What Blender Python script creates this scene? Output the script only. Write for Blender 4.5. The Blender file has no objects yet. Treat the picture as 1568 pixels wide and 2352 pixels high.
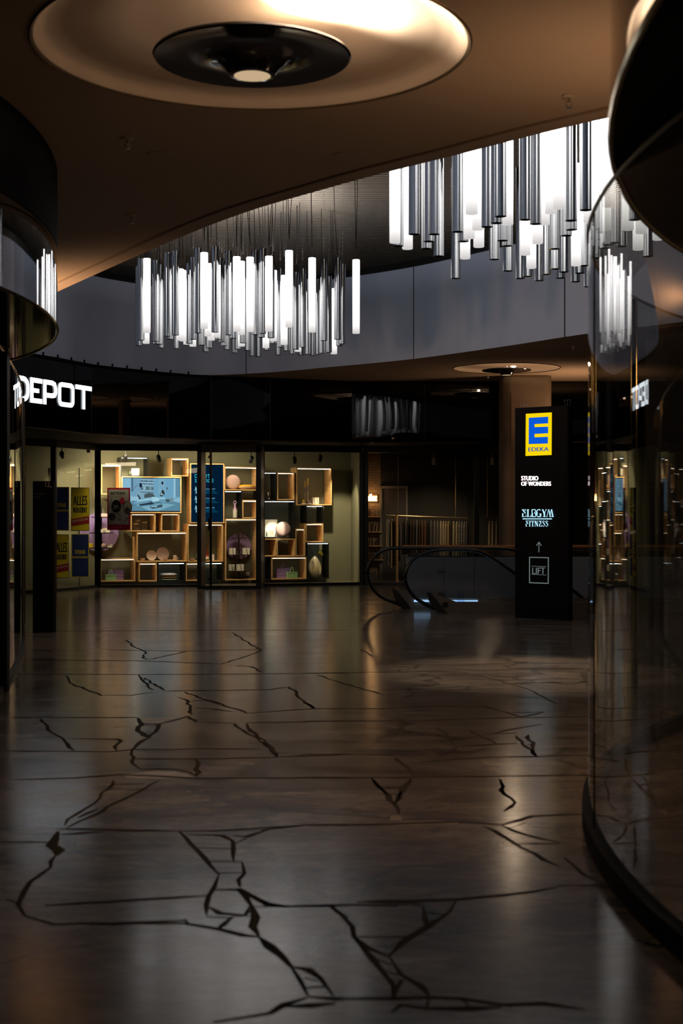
import bpy, bmesh, math, random
from mathutils import Vector, Matrix
random.seed(7)
C = bpy.context.scene.collection
SC = bpy.context.scene
F = 3267.0; CX = 784.0; CY = 1176.0; EYE = 1.5          # focal length in pixels of a 1568 x 2352 frame

# ---------------------------------------------------------------- camera, world, exposure, lights
cam_d = bpy.data.cameras.new('camera'); cam = bpy.data.objects.new('camera', cam_d); C.objects.link(cam)
cam.location = (0, 0, EYE); cam.rotation_euler = (math.pi/2, 0, 0)
cam_d.sensor_fit = 'VERTICAL'; cam_d.sensor_height = 36.0; cam_d.lens = 36.0*F/2352
cam_d.dof.use_dof = True; cam_d.dof.focus_distance = 22.0; cam_d.dof.aperture_fstop = 3.2
cam_d.clip_end = 200
SC.camera = cam
w = bpy.data.worlds.new('world'); SC.world = w; w.use_nodes = True
w.node_tree.nodes['Background'].inputs[0].default_value = (.6, .7, 1, 1)
w.node_tree.nodes['Background'].inputs[1].default_value = 0.0012
SC.view_settings.view_transform = 'Standard'; SC.view_settings.look = 'None'
SC.view_settings.exposure = 0.0; SC.view_settings.gamma = 1.0; SC.view_settings.use_curve_mapping = False

def light(kind, name, loc, energy, color, to=None, size=.3, spot=60, blend=.6):
    d = bpy.data.lights.new(name, kind); o = bpy.data.objects.new(name, d); C.objects.link(o)
    o.location = loc; d.energy = energy; d.color = color
    if kind == 'SPOT': d.spot_size = math.radians(spot); d.spot_blend = blend; d.shadow_soft_size = size
    if kind == 'POINT': d.shadow_soft_size = size
    if kind == 'AREA': d.size = size
    if to: o.rotation_euler = (Vector(to)-Vector(loc)).to_track_quat('-Z', 'Y').to_euler()
    return o
WARM = (1, .58, .30); SHOP = (1, .80, .50); COOL = (.72, .82, 1)
# added unseen upward spots that put the warm glow on the ceiling
light('SPOT', 'ceiling_fill_left', (-4.4, 15.6, 2.95), 330, WARM, (-3.4, 16.2, 4.03), .25, 150, 1)
light('SPOT', 'ceiling_fill_right', (1.62, 7.7, 2.7), 36, WARM, (1.3, 8.0, 4.03), .3, 150, 1)
light('SPOT', 'ceiling_fill_far', (4.4, 25.6, 2.6), 80, WARM, (4.0, 26.0, 4.03), .2, 150, 1)
# fill lights without fixtures for right shop, passage and atrium
light('POINT', 'right_shop_fill', (3.6, 8.4, 2.5), 26, (1, .72, .46), size=.2)  # added to brighten the interior behind the right glass
light('SPOT', 'passage_fill', (.3, 9.6, 3.9), 52, (1, .70, .46), (.5, 10.8, 0), .3, 80, 1)  # spot without a fixture, aimed at the passage floor
light('SPOT', 'atrium_floor_fill', (1.7, 16.6, 5.9), 1200, (1, .80, .62), (1.75, 13.4, 0), .2, 26, .6)  # added spot making the bright floor patch below the nearer chandelier
light('SPOT', 'atrium_floor_fill', (-1.5, 22.6, 5.8), 150, (1, .82, .62), (-1.5, 23.0, 0), .25, 60, .8)
light('AREA', 'slat_fill', (-1.3, 20.0, 5.1), 120, (1, .95, .9), (-1.3, 20, 6), 1.5)  # added upward light to brighten the slats over the chandelier
light('AREA', 'slat_fill', (1.95, 12.9, 5.1), 110, (1, .95, .9), (1.95, 12.9, 6), 1.5)
light('AREA', 'atrium_fill', (0.6, 17.0, 5.9), 13, COOL, (0.6, 17.0, 0), 4.0)
# added soft area fills, then the display spots of the homeware shop
light('AREA', 'shop_fill', (-2.6, 28.75, 2.6), 36, SHOP, (-2.6, 29.9, 1.2), 1.0)  # added fill for the box fronts, no panel there
light('AREA', 'shop_fill', (-4.4, 28.42, 2.6), 34, SHOP, (-4.5, 29.4, 1.3), .6)
for sx, sy, tx, ty, tz, e in ((-5.6, 27.4, -5.3, 29.1, 1.6, 150), (-4.1, 28.55, -4.7, 29.5, 1.7, 90), (-3.3, 28.8, -3.9, 29.9, .9, 55),
                              (-1.0, 29.2, -1.1, 30.2, .8, 45), (-0.25, 29.6, 0.12, 31.0, .8, 190), (-1.75, 28.7, -2.0, 29.9, 1.0, 40)):
    light('SPOT', 'display_spot', (sx, sy, 2.62), e, SHOP, (tx, ty, tz), .04, 58, .5)
light('SPOT', 'display_spot', (-1.15, 29.05, 2.6), 420, (1, .90, .72), (-1.42, 30.2, 1.15), .02, 15, .5)
light('SPOT', 'display_spot', (-5.0, 28.1, 2.6), 110, (1, .88, .72), (-4.93, 29.4, 1.1), .03, 24, .6)
light('SPOT', 'studio_spot', (2.0, 29.8, 2.6), 60, (1, .74, .46), (2.0, 30.8, 1.0), .06, 90, .9)
light('SPOT', 'studio_spot', (0.75, 30.0, 2.6), 5, (1, .72, .45), (0.5, 31.6, 1.5), .06, 80, .9)

# ---------------------------------------------------------------- materials
MATS = {}
def lin(c): return tuple(((x/255)/12.92 if x/255 <= .04045 else ((x/255+.055)/1.055)**2.4) for x in c)
def mat(name, col, rough=.5, metal=0, spec=.5, coat=0):
    if name in MATS: return MATS[name]
    m = bpy.data.materials.new(name); m.use_nodes = True; b = m.node_tree.nodes['Principled BSDF']
    b.inputs['Base Color'].default_value = (*col, 1); b.inputs['Roughness'].default_value = rough
    b.inputs['Metallic'].default_value = metal; b.inputs['Specular IOR Level'].default_value = spec
    b.inputs['Coat Weight'].default_value = coat
    MATS[name] = m; return m
def nodes(m): return m.node_tree.nodes, m.node_tree.links, m.node_tree.nodes['Principled BSDF']
def textured(name, c1, c2, scale=(1,1,1), kind='noise', rough=.5, metal=0, bump=0, detail=5, dist=0, rr=None, lo=.35, hi=.65):
    if name in MATS: return MATS[name]
    m = mat(name, c1, rough, metal); N, L, b = nodes(m)
    tc = N.new('ShaderNodeTexCoord'); mp = N.new('ShaderNodeMapping'); mp.inputs['Scale'].default_value = scale
    L.new(tc.outputs['Object'], mp.inputs[0])
    if kind == 'wave':
        t = N.new('ShaderNodeTexWave'); t.inputs['Scale'].default_value = 1; t.inputs['Distortion'].default_value = dist; out = t.outputs['Fac']
    else:
        t = N.new('ShaderNodeTexNoise'); t.inputs['Scale'].default_value = 1; t.inputs['Detail'].default_value = detail; t.inputs['Distortion'].default_value = dist; out = t.outputs['Fac']
    L.new(mp.outputs[0], t.inputs['Vector'])
    r = N.new('ShaderNodeValToRGB'); r.color_ramp.elements[0].position = lo; r.color_ramp.elements[1].position = hi
    r.color_ramp.elements[0].color = (*c1, 1); r.color_ramp.elements[1].color = (*c2, 1)
    L.new(out, r.inputs[0]); L.new(r.outputs[0], b.inputs['Base Color'])
    if bump:
        bp = N.new('ShaderNodeBump'); bp.inputs['Strength'].default_value = bump; bp.inputs['Distance'].default_value = .02
        L.new(out, bp.inputs['Height']); L.new(bp.outputs[0], b.inputs['Normal'])
    if rr:
        q = N.new('ShaderNodeMapRange'); q.inputs['To Min'].default_value = rr[0]; q.inputs['To Max'].default_value = rr[1]
        L.new(out, q.inputs[0]); L.new(q.outputs[0], b.inputs['Roughness'])
    return m
def glow(name, col, s):
    if name in MATS: return MATS[name]
    m = bpy.data.materials.new(name); m.use_nodes = True; N = m.node_tree.nodes; N.clear()
    e = N.new('ShaderNodeEmission'); e.inputs[0].default_value = (*col, 1); e.inputs[1].default_value = s
    o = N.new('ShaderNodeOutputMaterial'); m.node_tree.links.new(e.outputs[0], o.inputs[0]); MATS[name] = m; return m
def glass(name, ior=1.45, tint=(.9, .93, .92), rough=.0):
    if name in MATS: return MATS[name]
    m = bpy.data.materials.new(name); m.use_nodes = True; N = m.node_tree.nodes; L = m.node_tree.links; N.clear()
    t = N.new('ShaderNodeBsdfTransparent'); t.inputs[0].default_value = (*tint, 1)
    g = N.new('ShaderNodeBsdfGlossy'); g.inputs['Roughness'].default_value = rough; g.inputs[0].default_value = (1, 1, 1, 1)
    lw = N.new('ShaderNodeLayerWeight'); lw.inputs[0].default_value = .5
    pw = N.new('ShaderNodeMath'); pw.operation = 'POWER'; pw.inputs[1].default_value = 5; L.new(lw.outputs['Facing'], pw.inputs[0])
    f = N.new('ShaderNodeMapRange'); f0 = ((ior-1)/(ior+1))**2*1.9; f.inputs['To Min'].default_value = f0; f.inputs['To Max'].default_value = 1; L.new(pw.outputs[0], f.inputs[0])
    x = N.new('ShaderNodeMixShader'); o = N.new('ShaderNodeOutputMaterial')
    L.new(f.outputs[0], x.inputs[0]); L.new(t.outputs[0], x.inputs[1]); L.new(g.outputs[0], x.inputs[2]); L.new(x.outputs[0], o.inputs[0])
    MATS[name] = m; return m

M_black = mat('black_satin', (.006, .006, .006), .45)
M_matte = mat('black_matte', (.004, .004, .004), .8, 0, .1)
M_totem = mat('totem_black', (.003, .003, .003), .6, 0, .15)
M_gloss = mat('black_glass', (.002, .002, .003), .03, 0, .6)
M_mirror = mat('dark_mirror', (.55, .55, .56), .03, 1)
M_brass = mat('polished_brass', (.42, .28, .10), .12, 1)
M_chrome = mat('chrome', (.62, .63, .64), .12, 1)
M_steel = mat('brushed_steel', (.45, .44, .43), .3, 1)
M_dish = mat('smoked_chrome', (.10, .10, .115), .1, 1)
M_oak = textured('oak', (.62, .37, .15), (.78, .50, .23), (3, 3, 30), rough=.5)
M_white = mat('white_ceramic', (.75, .70, .62), .35)
M_ceil = textured('ceiling_plaster', (.42, .33, .262), (.45, .355, .28), (.8, .8, .8), rough=.8)
M_fascia = textured('fascia_plaster', (.45, .54, .74), (.53, .62, .82), (1.2, 1.2, .35), rough=.75)
M_olive = textured('olive_wall', (.17, .17, .11), (.20, .20, .13), (.7, .7, .2), rough=.8)
M_glass = glass('shop_glass', 1.22, (.93, .95, .93))
M_glassR = glass('curved_glass', 1.55, (.74, .75, .72), .012)
M_jar = glass('jar_glass', 1.45, (.94, .96, .94), .02)
M_darkfloor = mat('shop_floor', (.05, .045, .04), .5)
M_purple = mat('lilac_card', (.30, .20, .42), .7)

def floor_material():
    m = mat('stone_floor', (.2, .18, .16), .22, 0, .22); N, L, b = nodes(m)
    tc = N.new('ShaderNodeTexCoord')
    mp = N.new('ShaderNodeMapping'); mp.inputs['Scale'].default_value = (.45, .9, 1); L.new(tc.outputs['Object'], mp.inputs[0])
    v = N.new('ShaderNodeTexVoronoi'); v.inputs['Scale'].default_value = 1.0; L.new(mp.outputs[0], v.inputs['Vector'])
    n1 = N.new('ShaderNodeTexNoise'); n1.inputs['Scale'].default_value = 2.2; n1.inputs['Detail'].default_value = 9; n1.inputs['Roughness'].default_value = .62; n1.inputs['Distortion'].default_value = .8
    mp2 = N.new('ShaderNodeMapping'); mp2.inputs['Scale'].default_value = (.6, 1.5, 1); L.new(tc.outputs['Object'], mp2.inputs[0]); L.new(mp2.outputs[0], n1.inputs['Vector'])
    r = N.new('ShaderNodeValToRGB'); e = r.color_ramp.elements; e[0].position = .3; e[0].color = (.095, .074, .057, 1); e[1].position = .72; e[1].color = (.265, .212, .162, 1)
    L.new(n1.outputs['Fac'], r.inputs[0])
    bw = N.new('ShaderNodeSeparateColor'); L.new(v.outputs['Color'], bw.inputs[0])
    mr = N.new('ShaderNodeMapRange'); mr.inputs['To Min'].default_value = .72; mr.inputs['To Max'].default_value = 1.15; L.new(bw.outputs[0], mr.inputs[0])
    mx = N.new('ShaderNodeMix'); mx.data_type = 'RGBA'; mx.blend_type = 'MULTIPLY'; mx.inputs[0].default_value = 1
    L.new(r.outputs[0], mx.inputs[6]); L.new(mr.outputs[0], mx.inputs[7])
    # fine hairline fractures
    v2 = N.new('ShaderNodeTexVoronoi'); v2.feature = 'DISTANCE_TO_EDGE'; v2.inputs['Scale'].default_value = .55
    nz = N.new('ShaderNodeTexNoise'); nz.inputs['Scale'].default_value = 1.6; nz.inputs['Detail'].default_value = 6
    ad = N.new('ShaderNodeMix'); ad.data_type = 'RGBA'; ad.blend_type = 'LINEAR_LIGHT'; ad.inputs[0].default_value = .45
    L.new(tc.outputs['Object'], ad.inputs[6]); L.new(tc.outputs['Object'], nz.inputs['Vector']); L.new(nz.outputs['Color'], ad.inputs[7]); L.new(ad.outputs[2], v2.inputs['Vector'])
    cr = N.new('ShaderNodeMapRange'); cr.inputs['From Min'].default_value = .002; cr.inputs['From Max'].default_value = .02; cr.inputs['To Min'].default_value = .42; cr.inputs['To Max'].default_value = 1
    L.new(v2.outputs['Distance'], cr.inputs[0])
    mx2 = N.new('ShaderNodeMix'); mx2.data_type = 'RGBA'; mx2.blend_type = 'MULTIPLY'; mx2.inputs[0].default_value = 1
    L.new(mx.outputs[2], mx2.inputs[6]); L.new(cr.outputs[0], mx2.inputs[7]); 
    n4 = N.new('ShaderNodeTexNoise'); n4.inputs['Scale'].default_value = 9; n4.inputs['Detail'].default_value = 10; n4.inputs['Roughness'].default_value = .7; n4.inputs['Distortion'].default_value = 1.2; L.new(mp2.outputs[0], n4.inputs['Vector'])
    g4 = N.new('ShaderNodeMapRange'); g4.inputs['From Min'].default_value = .35; g4.inputs['From Max'].default_value = .62; g4.inputs['To Min'].default_value = .66; g4.inputs['To Max'].default_value = 1.12; L.new(n4.outputs['Fac'], g4.inputs[0])
    mx3 = N.new('ShaderNodeMix'); mx3.data_type = 'RGBA'; mx3.blend_type = 'MULTIPLY'; mx3.inputs[0].default_value = 1; L.new(mx2.outputs[2], mx3.inputs[6]); L.new(g4.outputs[0], mx3.inputs[7]); L.new(mx3.outputs[2], b.inputs['Base Color'])
    rr = N.new('ShaderNodeMapRange'); rr.inputs['To Min'].default_value = .11; rr.inputs['To Max'].default_value = .25; L.new(n1.outputs['Fac'], rr.inputs[0]); L.new(rr.outputs[0], b.inputs['Roughness'])
    n3 = N.new('ShaderNodeTexNoise'); n3.inputs['Scale'].default_value = 3.0; n3.inputs['Detail'].default_value = 3; L.new(tc.outputs['Object'], n3.inputs['Vector'])
    bp = N.new('ShaderNodeBump'); bp.inputs['Strength'].default_value = .014; bp.inputs['Distance'].default_value = .02
    L.new(n3.outputs['Fac'], bp.inputs['Height']); L.new(bp.outputs[0], b.inputs['Normal'])
    return m
M_floor = floor_material()
M_grout = mat('grout', (.042, .033, .025), .9, 0, .06)

# ---------------------------------------------------------------- mesh helpers
class MB:
    def __init__(s): s.v = []; s.f = []; s.mi = []; s.cur = 0
    def add(s, vs, fs):
        o = len(s.v); s.v += [tuple(v) for v in vs]
        for f in fs: s.f.append([i+o for i in f]); s.mi.append(s.cur)
        return s
    def box(s, a, b):
        x0, y0, z0 = a; x1, y1, z1 = b
        return s.add([(x0,y0,z0),(x1,y0,z0),(x1,y1,z0),(x0,y1,z0),(x0,y0,z1),(x1,y0,z1),(x1,y1,z1),(x0,y1,z1)],
              [(0,3,2,1),(4,5,6,7),(0,1,5,4),(1,2,6,5),(2,3,7,6),(3,0,4,7)])
    def lathe(s, prof, c=(0,0,0), n=24, cap=True):
        vs = []; fs = []; k = len(prof)
        for i in range(n):
            a = 2*math.pi*i/n
            for r, z in prof: vs.append((c[0]+r*math.cos(a), c[1]+r*math.sin(a), c[2]+z))
        for i in range(n):
            j = (i+1) % n
            for q in range(k-1): fs.append((i*k+q, j*k+q, j*k+q+1, i*k+q+1))
        if cap:
            if prof[0][0] > 1e-5: fs.append([i*k for i in range(n)][::-1])
            if prof[-1][0] > 1e-5: fs.append([i*k+k-1 for i in range(n)])
        return s.add(vs, fs)
    def cyl(s, c, r, z0, z1, n=16): return s.lathe([(r, z0), (r, z1)], (c[0], c[1], 0), n)
    def tube(s, pts, r, n=8, closed=False):
        P = [Vector(p) for p in pts]; vs = []; fs = []; m = len(P)
        up = Vector((0, 0, 1))
        for i, p in enumerate(P):
            a = P[(i-1) % m] if (closed or i > 0) else p; b = P[(i+1) % m] if (closed or i < m-1) else p
            t = (b-a).normalized(); u = t.cross(up)
            if u.length < .05: u = t.cross(Vector((0, 1, 0)))
            u.normalize(); v = u.cross(t)
            rr = r if not callable(r) else r(i/(m-1))
            rx, rz = rr if isinstance(rr, tuple) else (rr, rr)
            for k in range(n):
                q = 2*math.pi*k/n; vs.append(p+u*rx*math.cos(q)+v*rz*math.sin(q))
        for i in range(m if closed else m-1):
            j = (i+1) % m
            for k in range(n): l = (k+1) % n; fs.append((i*n+k, j*n+k, j*n+l, i*n+l))
        if not closed: fs.append(list(range(n))); fs.append([(m-1)*n+k for k in range(n)][::-1])
        return s.add(vs, fs)
    def prism(s, poly, z0, z1):
        n = len(poly); vs = [(x, y, z0) for x, y in poly]+[(x, y, z1) for x, y in poly]
        fs = [list(range(n))[::-1], [n+i for i in range(n)]]+[(i, (i+1) % n, n+(i+1) % n, n+i) for i in range(n)]
        return s.add(vs, fs)
    def build(s, name, m, parent=None, smooth=False, bevel=0):
        me = bpy.data.meshes.new(name); me.from_pydata(s.v, [], s.f)
        ms = m if isinstance(m, list) else [m]
        for x in ms: me.materials.append(x)
        if len(ms) > 1: me.polygons.foreach_set('material_index', s.mi)
        bm = bmesh.new(); bm.from_mesh(me); bmesh.ops.recalc_face_normals(bm, faces=bm.faces); bm.to_mesh(me); bm.free()
        if smooth:
            for p in me.polygons: p.use_smooth = True
            try: me.set_sharp_from_angle(angle=math.radians(38))
            except Exception: pass
        o = bpy.data.objects.new(name, me); C.objects.link(o)
        if bevel:
            b = o.modifiers.new('bevel', 'BEVEL'); b.width = bevel; b.segments = 2; b.limit_method = 'ANGLE'
        if parent: o.parent = parent
        return o
def struct(o): o['kind'] = 'structure'; return o
def tag(o, label, cat, group=None, kind=None):
    o['label'] = label; o['category'] = cat
    if group: o['group'] = group
    if kind: o['kind'] = kind
    return o
def empty(name, loc, label, cat, group=None, rz=0):
    o = bpy.data.objects.new(name, None); C.objects.link(o); o.empty_display_size = .1
    o.location = loc; o.rotation_euler = (0, 0, rz); return tag(o, label, cat, group)
def copy_tree(o, parent=None):
    c = o.copy(); C.objects.link(c)
    if parent: c.parent = parent
    for ch in list(o.children): copy_tree(ch, c)
    return c
def at(px, py, Y): return Vector(((px-CX)/F*Y, Y, EYE+(CY-py)/F*Y))
def atz(px, py, z): return at(px, py, (z-EYE)*F/(CY-py))

class Plane:
    """vertical plane through p with horizontal direction u (angle a); n points at the passage"""
    def __init__(s, p, a, off=0):
        s.u = Vector((math.cos(a), math.sin(a), 0)); s.n = Vector((math.sin(a), -math.cos(a), 0)); s.p = Vector((p[0], p[1], 0))+s.n*off; s.a = a
    def uz(s, px, py):
        k = (px-CX)/F; # X = kY : p+u*t
        t = (k*s.p.y-s.p.x)/(s.u.x-k*s.u.y); Y = s.p.y+s.u.y*t
        return t, EYE+(CY-py)/F*Y
    def pt(s, t, z, d=0): return s.p+s.u*t+Vector((0, 0, z))+s.n*d
    def Y(s, px): return s.p.y+s.u.y*s.uz(px, CY)[0]

_TX = {}
def text_geo(txt):
    if txt in _TX: return _TX[txt]
    cu = bpy.data.curves.new('t', 'FONT'); cu.body = txt; cu.resolution_u = 3
    ob = bpy.data.objects.new('t', cu); C.objects.link(ob); dg = bpy.context.evaluated_depsgraph_get()
    me = ob.evaluated_get(dg).to_mesh(); vs = [tuple(v.co) for v in me.vertices]; fs = [tuple(p.vertices) for p in me.polygons]
    ob.evaluated_get(dg).to_mesh_clear(); bpy.data.objects.remove(ob); bpy.data.curves.remove(cu)
    x0 = min(v[0] for v in vs); x1 = max(v[0] for v in vs); y0 = min(v[1] for v in vs); y1 = max(v[1] for v in vs)
    vs = [((v[0]-x0)/(x1-x0), (v[1]-y0)/(y1-y0)) for v in vs]
    _TX[txt] = (vs, fs); return vs, fs
class Pic:
    """flat coloured print / screen image on a plane; layers step 0.4 mm forward"""
    def __init__(s, pl, d=.002, em=None, name='print', rough=.6): s.pl = pl; s.mb = MB(); s.ms = []; s.keys = {}; s.d = d; s.k = 0; s.em = em; s.nm = name; s.rough = rough
    def col(s, c):
        if c not in s.keys:
            nm = f'{s.nm}_{c[0]}_{c[1]}_{c[2]}'
            s.ms.append(glow(nm, lin(c), s.em) if s.em else mat(nm, lin(c), s.rough, 0, .2)); s.keys[c] = len(s.ms)-1
        s.mb.cur = s.keys[c]; s.k += 1
    def poly(s, pts, c):     # pts in photo pixels
        s.col(c); q = [s.pl.uz(*p) for p in pts]
        s.mb.add([s.pl.pt(t, z, s.d+s.k*.0004) for t, z in q], [list(range(len(q)))]); return s
    def rect(s, x0, y0, x1, y1, c): return s.poly([(x0, y0), (x1, y0), (x1, y1), (x0, y1)], c)
    def ell(s, cx, cy, rx, ry, c, n=24): return s.poly([(cx+rx*math.cos(2*math.pi*i/n), cy+ry*math.sin(2*math.pi*i/n)) for i in range(n)], c)
    def line(s, pts, wd, c):
        for a, b in zip(pts, pts[1:]):
            dx, dy = b[0]-a[0], b[1]-a[1]; l = math.hypot(dx, dy) or 1; nx, ny = -dy/l*wd/2, dx/l*wd/2
            s.poly([(a[0]+nx, a[1]+ny), (b[0]+nx, b[1]+ny), (b[0]-nx, b[1]-ny), (a[0]-nx, a[1]-ny)], c)
        return s
    def text(s, txt, x0, y0, x1, y1, c, skew=0, bold=0):   # fills the pixel box; skew = rise over the width in pixels
        vs, fs = text_geo(txt)
        for bx in ((0,) if not bold else (-bold, 0, bold)):
            s.col(c)
            P = []
            for u, v in vs:
                t, z = s.pl.uz(x0+(x1-x0)*u+bx, y1-(y1-y0)*v-skew*u); P.append(s.pl.pt(t, z, s.d+s.k*.0004))
            s.mb.add(P, fs)
        return s
    def build(s, name, parent=None): return s.mb.build(name, s.ms, parent)

# ================================================================ STRUCTURE
CEIL = 4.03
def fill_curve(name, loops, z, m):
    cu = bpy.data.curves.new(name, 'CURVE'); cu.dimensions = '2D'; cu.fill_mode = 'BOTH'
    for lp in loops:
        sp = cu.splines.new('POLY'); sp.points.add(len(lp)-1); sp.use_cyclic_u = True
        for i, (x, y) in enumerate(lp): sp.points[i].co = (x, y, 0, 1)
    ob = bpy.data.objects.new('t', cu); C.objects.link(ob); dg = bpy.context.evaluated_depsgraph_get()
    me = bpy.data.meshes.new_from_object(ob.evaluated_get(dg)); bpy.data.objects.remove(ob); bpy.data.curves.remove(cu)
    me.name = name; me.materials.clear(); me.materials.append(m); me.transform(Matrix.Translation((0, 0, z)))
    o = bpy.data.objects.new(name, me); C.objects.link(o); return o
def catmull(P, n=8, closed=True):
    out = []; m = len(P)
    for i in range(m if closed else m-1):
        g = lambda k: Vector(P[k % m]) if closed else Vector(P[max(0, min(m-1, k))])
        a, b, c, d = g(i-1), g(i), g(i+1), g(i+2)
        for q in range(n):
            t = q/n; out.append(tuple(.5*((2*b)+(c-a)*t+(2*a-5*b+4*c-d)*t*t+(3*b-a-3*c+d)*t**3)))
    if not closed: out.append(tuple(P[-1]))
    return out
OPEN = catmull([(-5.2, 20.6), (-4.4, 18.6), (-3.24, 16.3), (-1.19, 12.6), (-.08, 11.08), (.82, 10.07), (1.72, 9.12), (3.3, 7.8), (5.2, 7.3), (7.2, 8.3),
                (8.1, 11.0), (7.3, 14.4), (5.5, 17.7), (3.54, 20.1), (2.5, 21.7), (1.19, 23.5), (-.18, 24.8), (-1.29, 25.75), (-2.45, 26.28), (-3.1, 25.85), (-3.7, 25.15), (-4.25, 24.4), (-4.65, 23.35), (-5.05, 22.3)])
LAMP1 = (-.486, 7.75); LAMP2 = (2.9, 25.0)
circ = lambda c, r, n=72: [(c[0]+r*math.cos(2*math.pi*i/n), c[1]+r*math.sin(2*math.pi*i/n)) for i in range(n)]
struct(fill_curve('ceiling', [[(-12, -3), (14, -3), (14, 33), (-12, 33)], OPEN, circ(LAMP1, 1.17), circ(LAMP2, .93)], CEIL, M_ceil))
# escalator direction and floor opening
EA = math.radians(0); EU = Vector((math.cos(EA), math.sin(EA), 0)); EN = Vector((math.sin(EA), -math.cos(EA), 0))
PN = Vector((.98, 21.05, 0)); PF = PN-EN*1.02
hole = [PN+EU*2.0-EN*.12, PN+EU*9-EN*.12, PN+EU*9-EN*.93, PN+EU*2.0-EN*.93]
struct(fill_curve('floor', [[(-12, -3), (14, -3), (14, 33), (-12, 33)], [(p.x, p.y) for p in hole]], 0, M_floor))

def wall_strip(pts, z0, z1, closed=False, thick=0):
    mb = MB(); n = len(pts); m = n if closed else n-1
    vs = [(x, y, z0) for x, y in pts]+[(x, y, z1) for x, y in pts]
    mb.add(vs, [(i, (i+1) % n, n+(i+1) % n, n+i) for i in range(m)]); return mb
def grow(pts, d, closed=True):
    out = []; n = len(pts)
    for i, p in enumerate(pts):
        a = Vector(pts[(i-1) % n] if closed or i else p); b = Vector(pts[(i+1) % n] if closed or i < n-1 else p)
        t = (b-a).normalized(); out.append((p[0]+t.y*d, p[1]-t.x*d))
    return out
area = sum(OPEN[i][0]*OPEN[(i+1) % len(OPEN)][1]-OPEN[(i+1) % len(OPEN)][0]*OPEN[i][1] for i in range(len(OPEN)))
SG = 1 if area > 0 else -1          # grow(...,SG*d) pushes outward
far = OPEN[12*8:]+OPEN[:12]; near = OPEN[8:13*8]
mb = wall_strip(OPEN, CEIL, 5.55, True); struct(mb.build('wall_atrium', M_fascia, smooth=True))
mb = wall_strip(grow(OPEN, -SG*.03), 5.55, 5.66, True); o_ = grow(OPEN, -SG*.03); n_ = len(OPEN)
mb.add([(x, y, 5.55) for x, y in OPEN]+[(x, y, 5.55) for x, y in o_], [(i, (i+1) % n_, n_+(i+1) % n_, n_+i) for i in range(n_)])
mb.add([(x, y, 5.66) for x, y in grow(OPEN, SG*.5)]+[(x, y, 5.66) for x, y in o_], [(i, (i+1) % n_, n_+(i+1) % n_, n_+i) for i in range(n_)])
struct(mb.build('trim_1', M_black, smooth=True))
# soffit lip: shallow ridge 0.2 m inside the near edge; its darker colour stands for a shadow line
mb = MB(); a = grow(near, SG*.20, False); b = grow(near, SG*.225, False); k = len(near)
mb.add([(x, y, CEIL-.001) for x, y in a]+[(x, y, CEIL-.014) for x, y in a]+[(x, y, CEIL-.014) for x, y in b]+[(x, y, CEIL-.001) for x, y in b],
       [(i+q*k, i+1+q*k, i+1+(q+1)*k, i+(q+1)*k) for i in range(k-1) for q in range(3)])
struct(mb.build('trim_2', mat('bead_shadow_tone', (.30, .22, .16), .6)))
# vertical panel joints of the fascia
mb = MB()
for px in (953, 560, 1290):
    best = min(far, key=lambda p: abs((p[0]/p[1])*F+CX-px)); mb.box((best[0]-.006, best[1]-.012, CEIL), (best[0]+.006, best[1]+.02, 5.55))
struct(mb.build('trim_3', mat('joint_dark', (.02, .02, .025), .8)))
# upper slatted metal ceiling
mb = MB()
for i in range(190):
    y = 6.4+i*.12; mb.add([(-7, y, 6.0), (10, y, 6.0), (10, y+.075, 6.0), (-7, y+.075, 6.0), (-7, y, 6.03), (10, y, 6.03), (10, y+.075, 6.03), (-7, y+.075, 6.03)],
           [(0, 1, 2, 3), (4, 5, 6, 7), (0, 1, 5, 4), (2, 3, 7, 6)])
struct(mb.build('ceiling_slats', textured('slat_metal', (.16, .14, .12), (.34, .30, .25), (.8, .05, 1), rough=.42, metal=.35)))
struct(MB().box((-12, -3, 6.12), (14, 33, 6.2)).build('ceiling_upper', M_matte))
# outer walls of the building (dark)
struct(MB().box((-12.1, -3, 0), (-12, 33, 6.2)).build('wall_left', M_matte)); struct(MB().box((14, -3, 0), (14.1, 33, 6.2)).build('wall_right', M_matte))
struct(MB().box((-12, 33, 0), (14, 33.1, 6.2)).build('wall_back', M_matte)); struct(MB().box((-12, -3.1, 0), (14, -3, 6.2)).build('wall_front', M_matte))
# black glass bulkhead over the shops
BK = [(-5.75, 20.2), (-5.42, 21.35), (-5.09, 22.31), (-4.69, 23.36), (-4.29, 24.41), (-3.74, 25.18), (-3.14, 25.9), (-2.42, 26.4), (-1.34, 26.8), (.2, 27.45), (3.13, 27.5), (9, 27.55)]
mb = wall_strip(BK, 2.84, CEIL-.001); M_bulk = mat('bulkhead_glass', (.0015, .0015, .002), .02, 0, .38); N, L, b = nodes(M_bulk)
tc = N.new('ShaderNodeTexCoord'); nz = N.new('ShaderNodeTexNoise'); nz.inputs['Scale'].default_value = .9; nz.inputs['Detail'].default_value = 1; bp = N.new('ShaderNodeBump'); bp.inputs['Strength'].default_value = .25; bp.inputs['Distance'].default_value = .02
L.new(tc.outputs['Object'], nz.inputs['Vector']); L.new(nz.outputs['Fac'], bp.inputs['Height']); L.new(bp.outputs[0], b.inputs['Normal'])
struct(fill_curve('ceiling_shops', [BK+[(9, 31.75), (-11.9, 31.75), (-11.9, 20.2)]], 2.845, M_matte))
struct(mb.build('wall_bulkhead', M_bulk))
mb = MB()
for x, y in ((-4.29, 24.41), (-2.42, 26.4), (-1.34, 26.8), (1.6, 27.45)): mb.box((x-.004, y-.006, 2.84), (x+.004, y, 4.02))
struct(mb.build('trim_4', mat('joint_grey', (.03, .03, .03), .5)))
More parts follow.
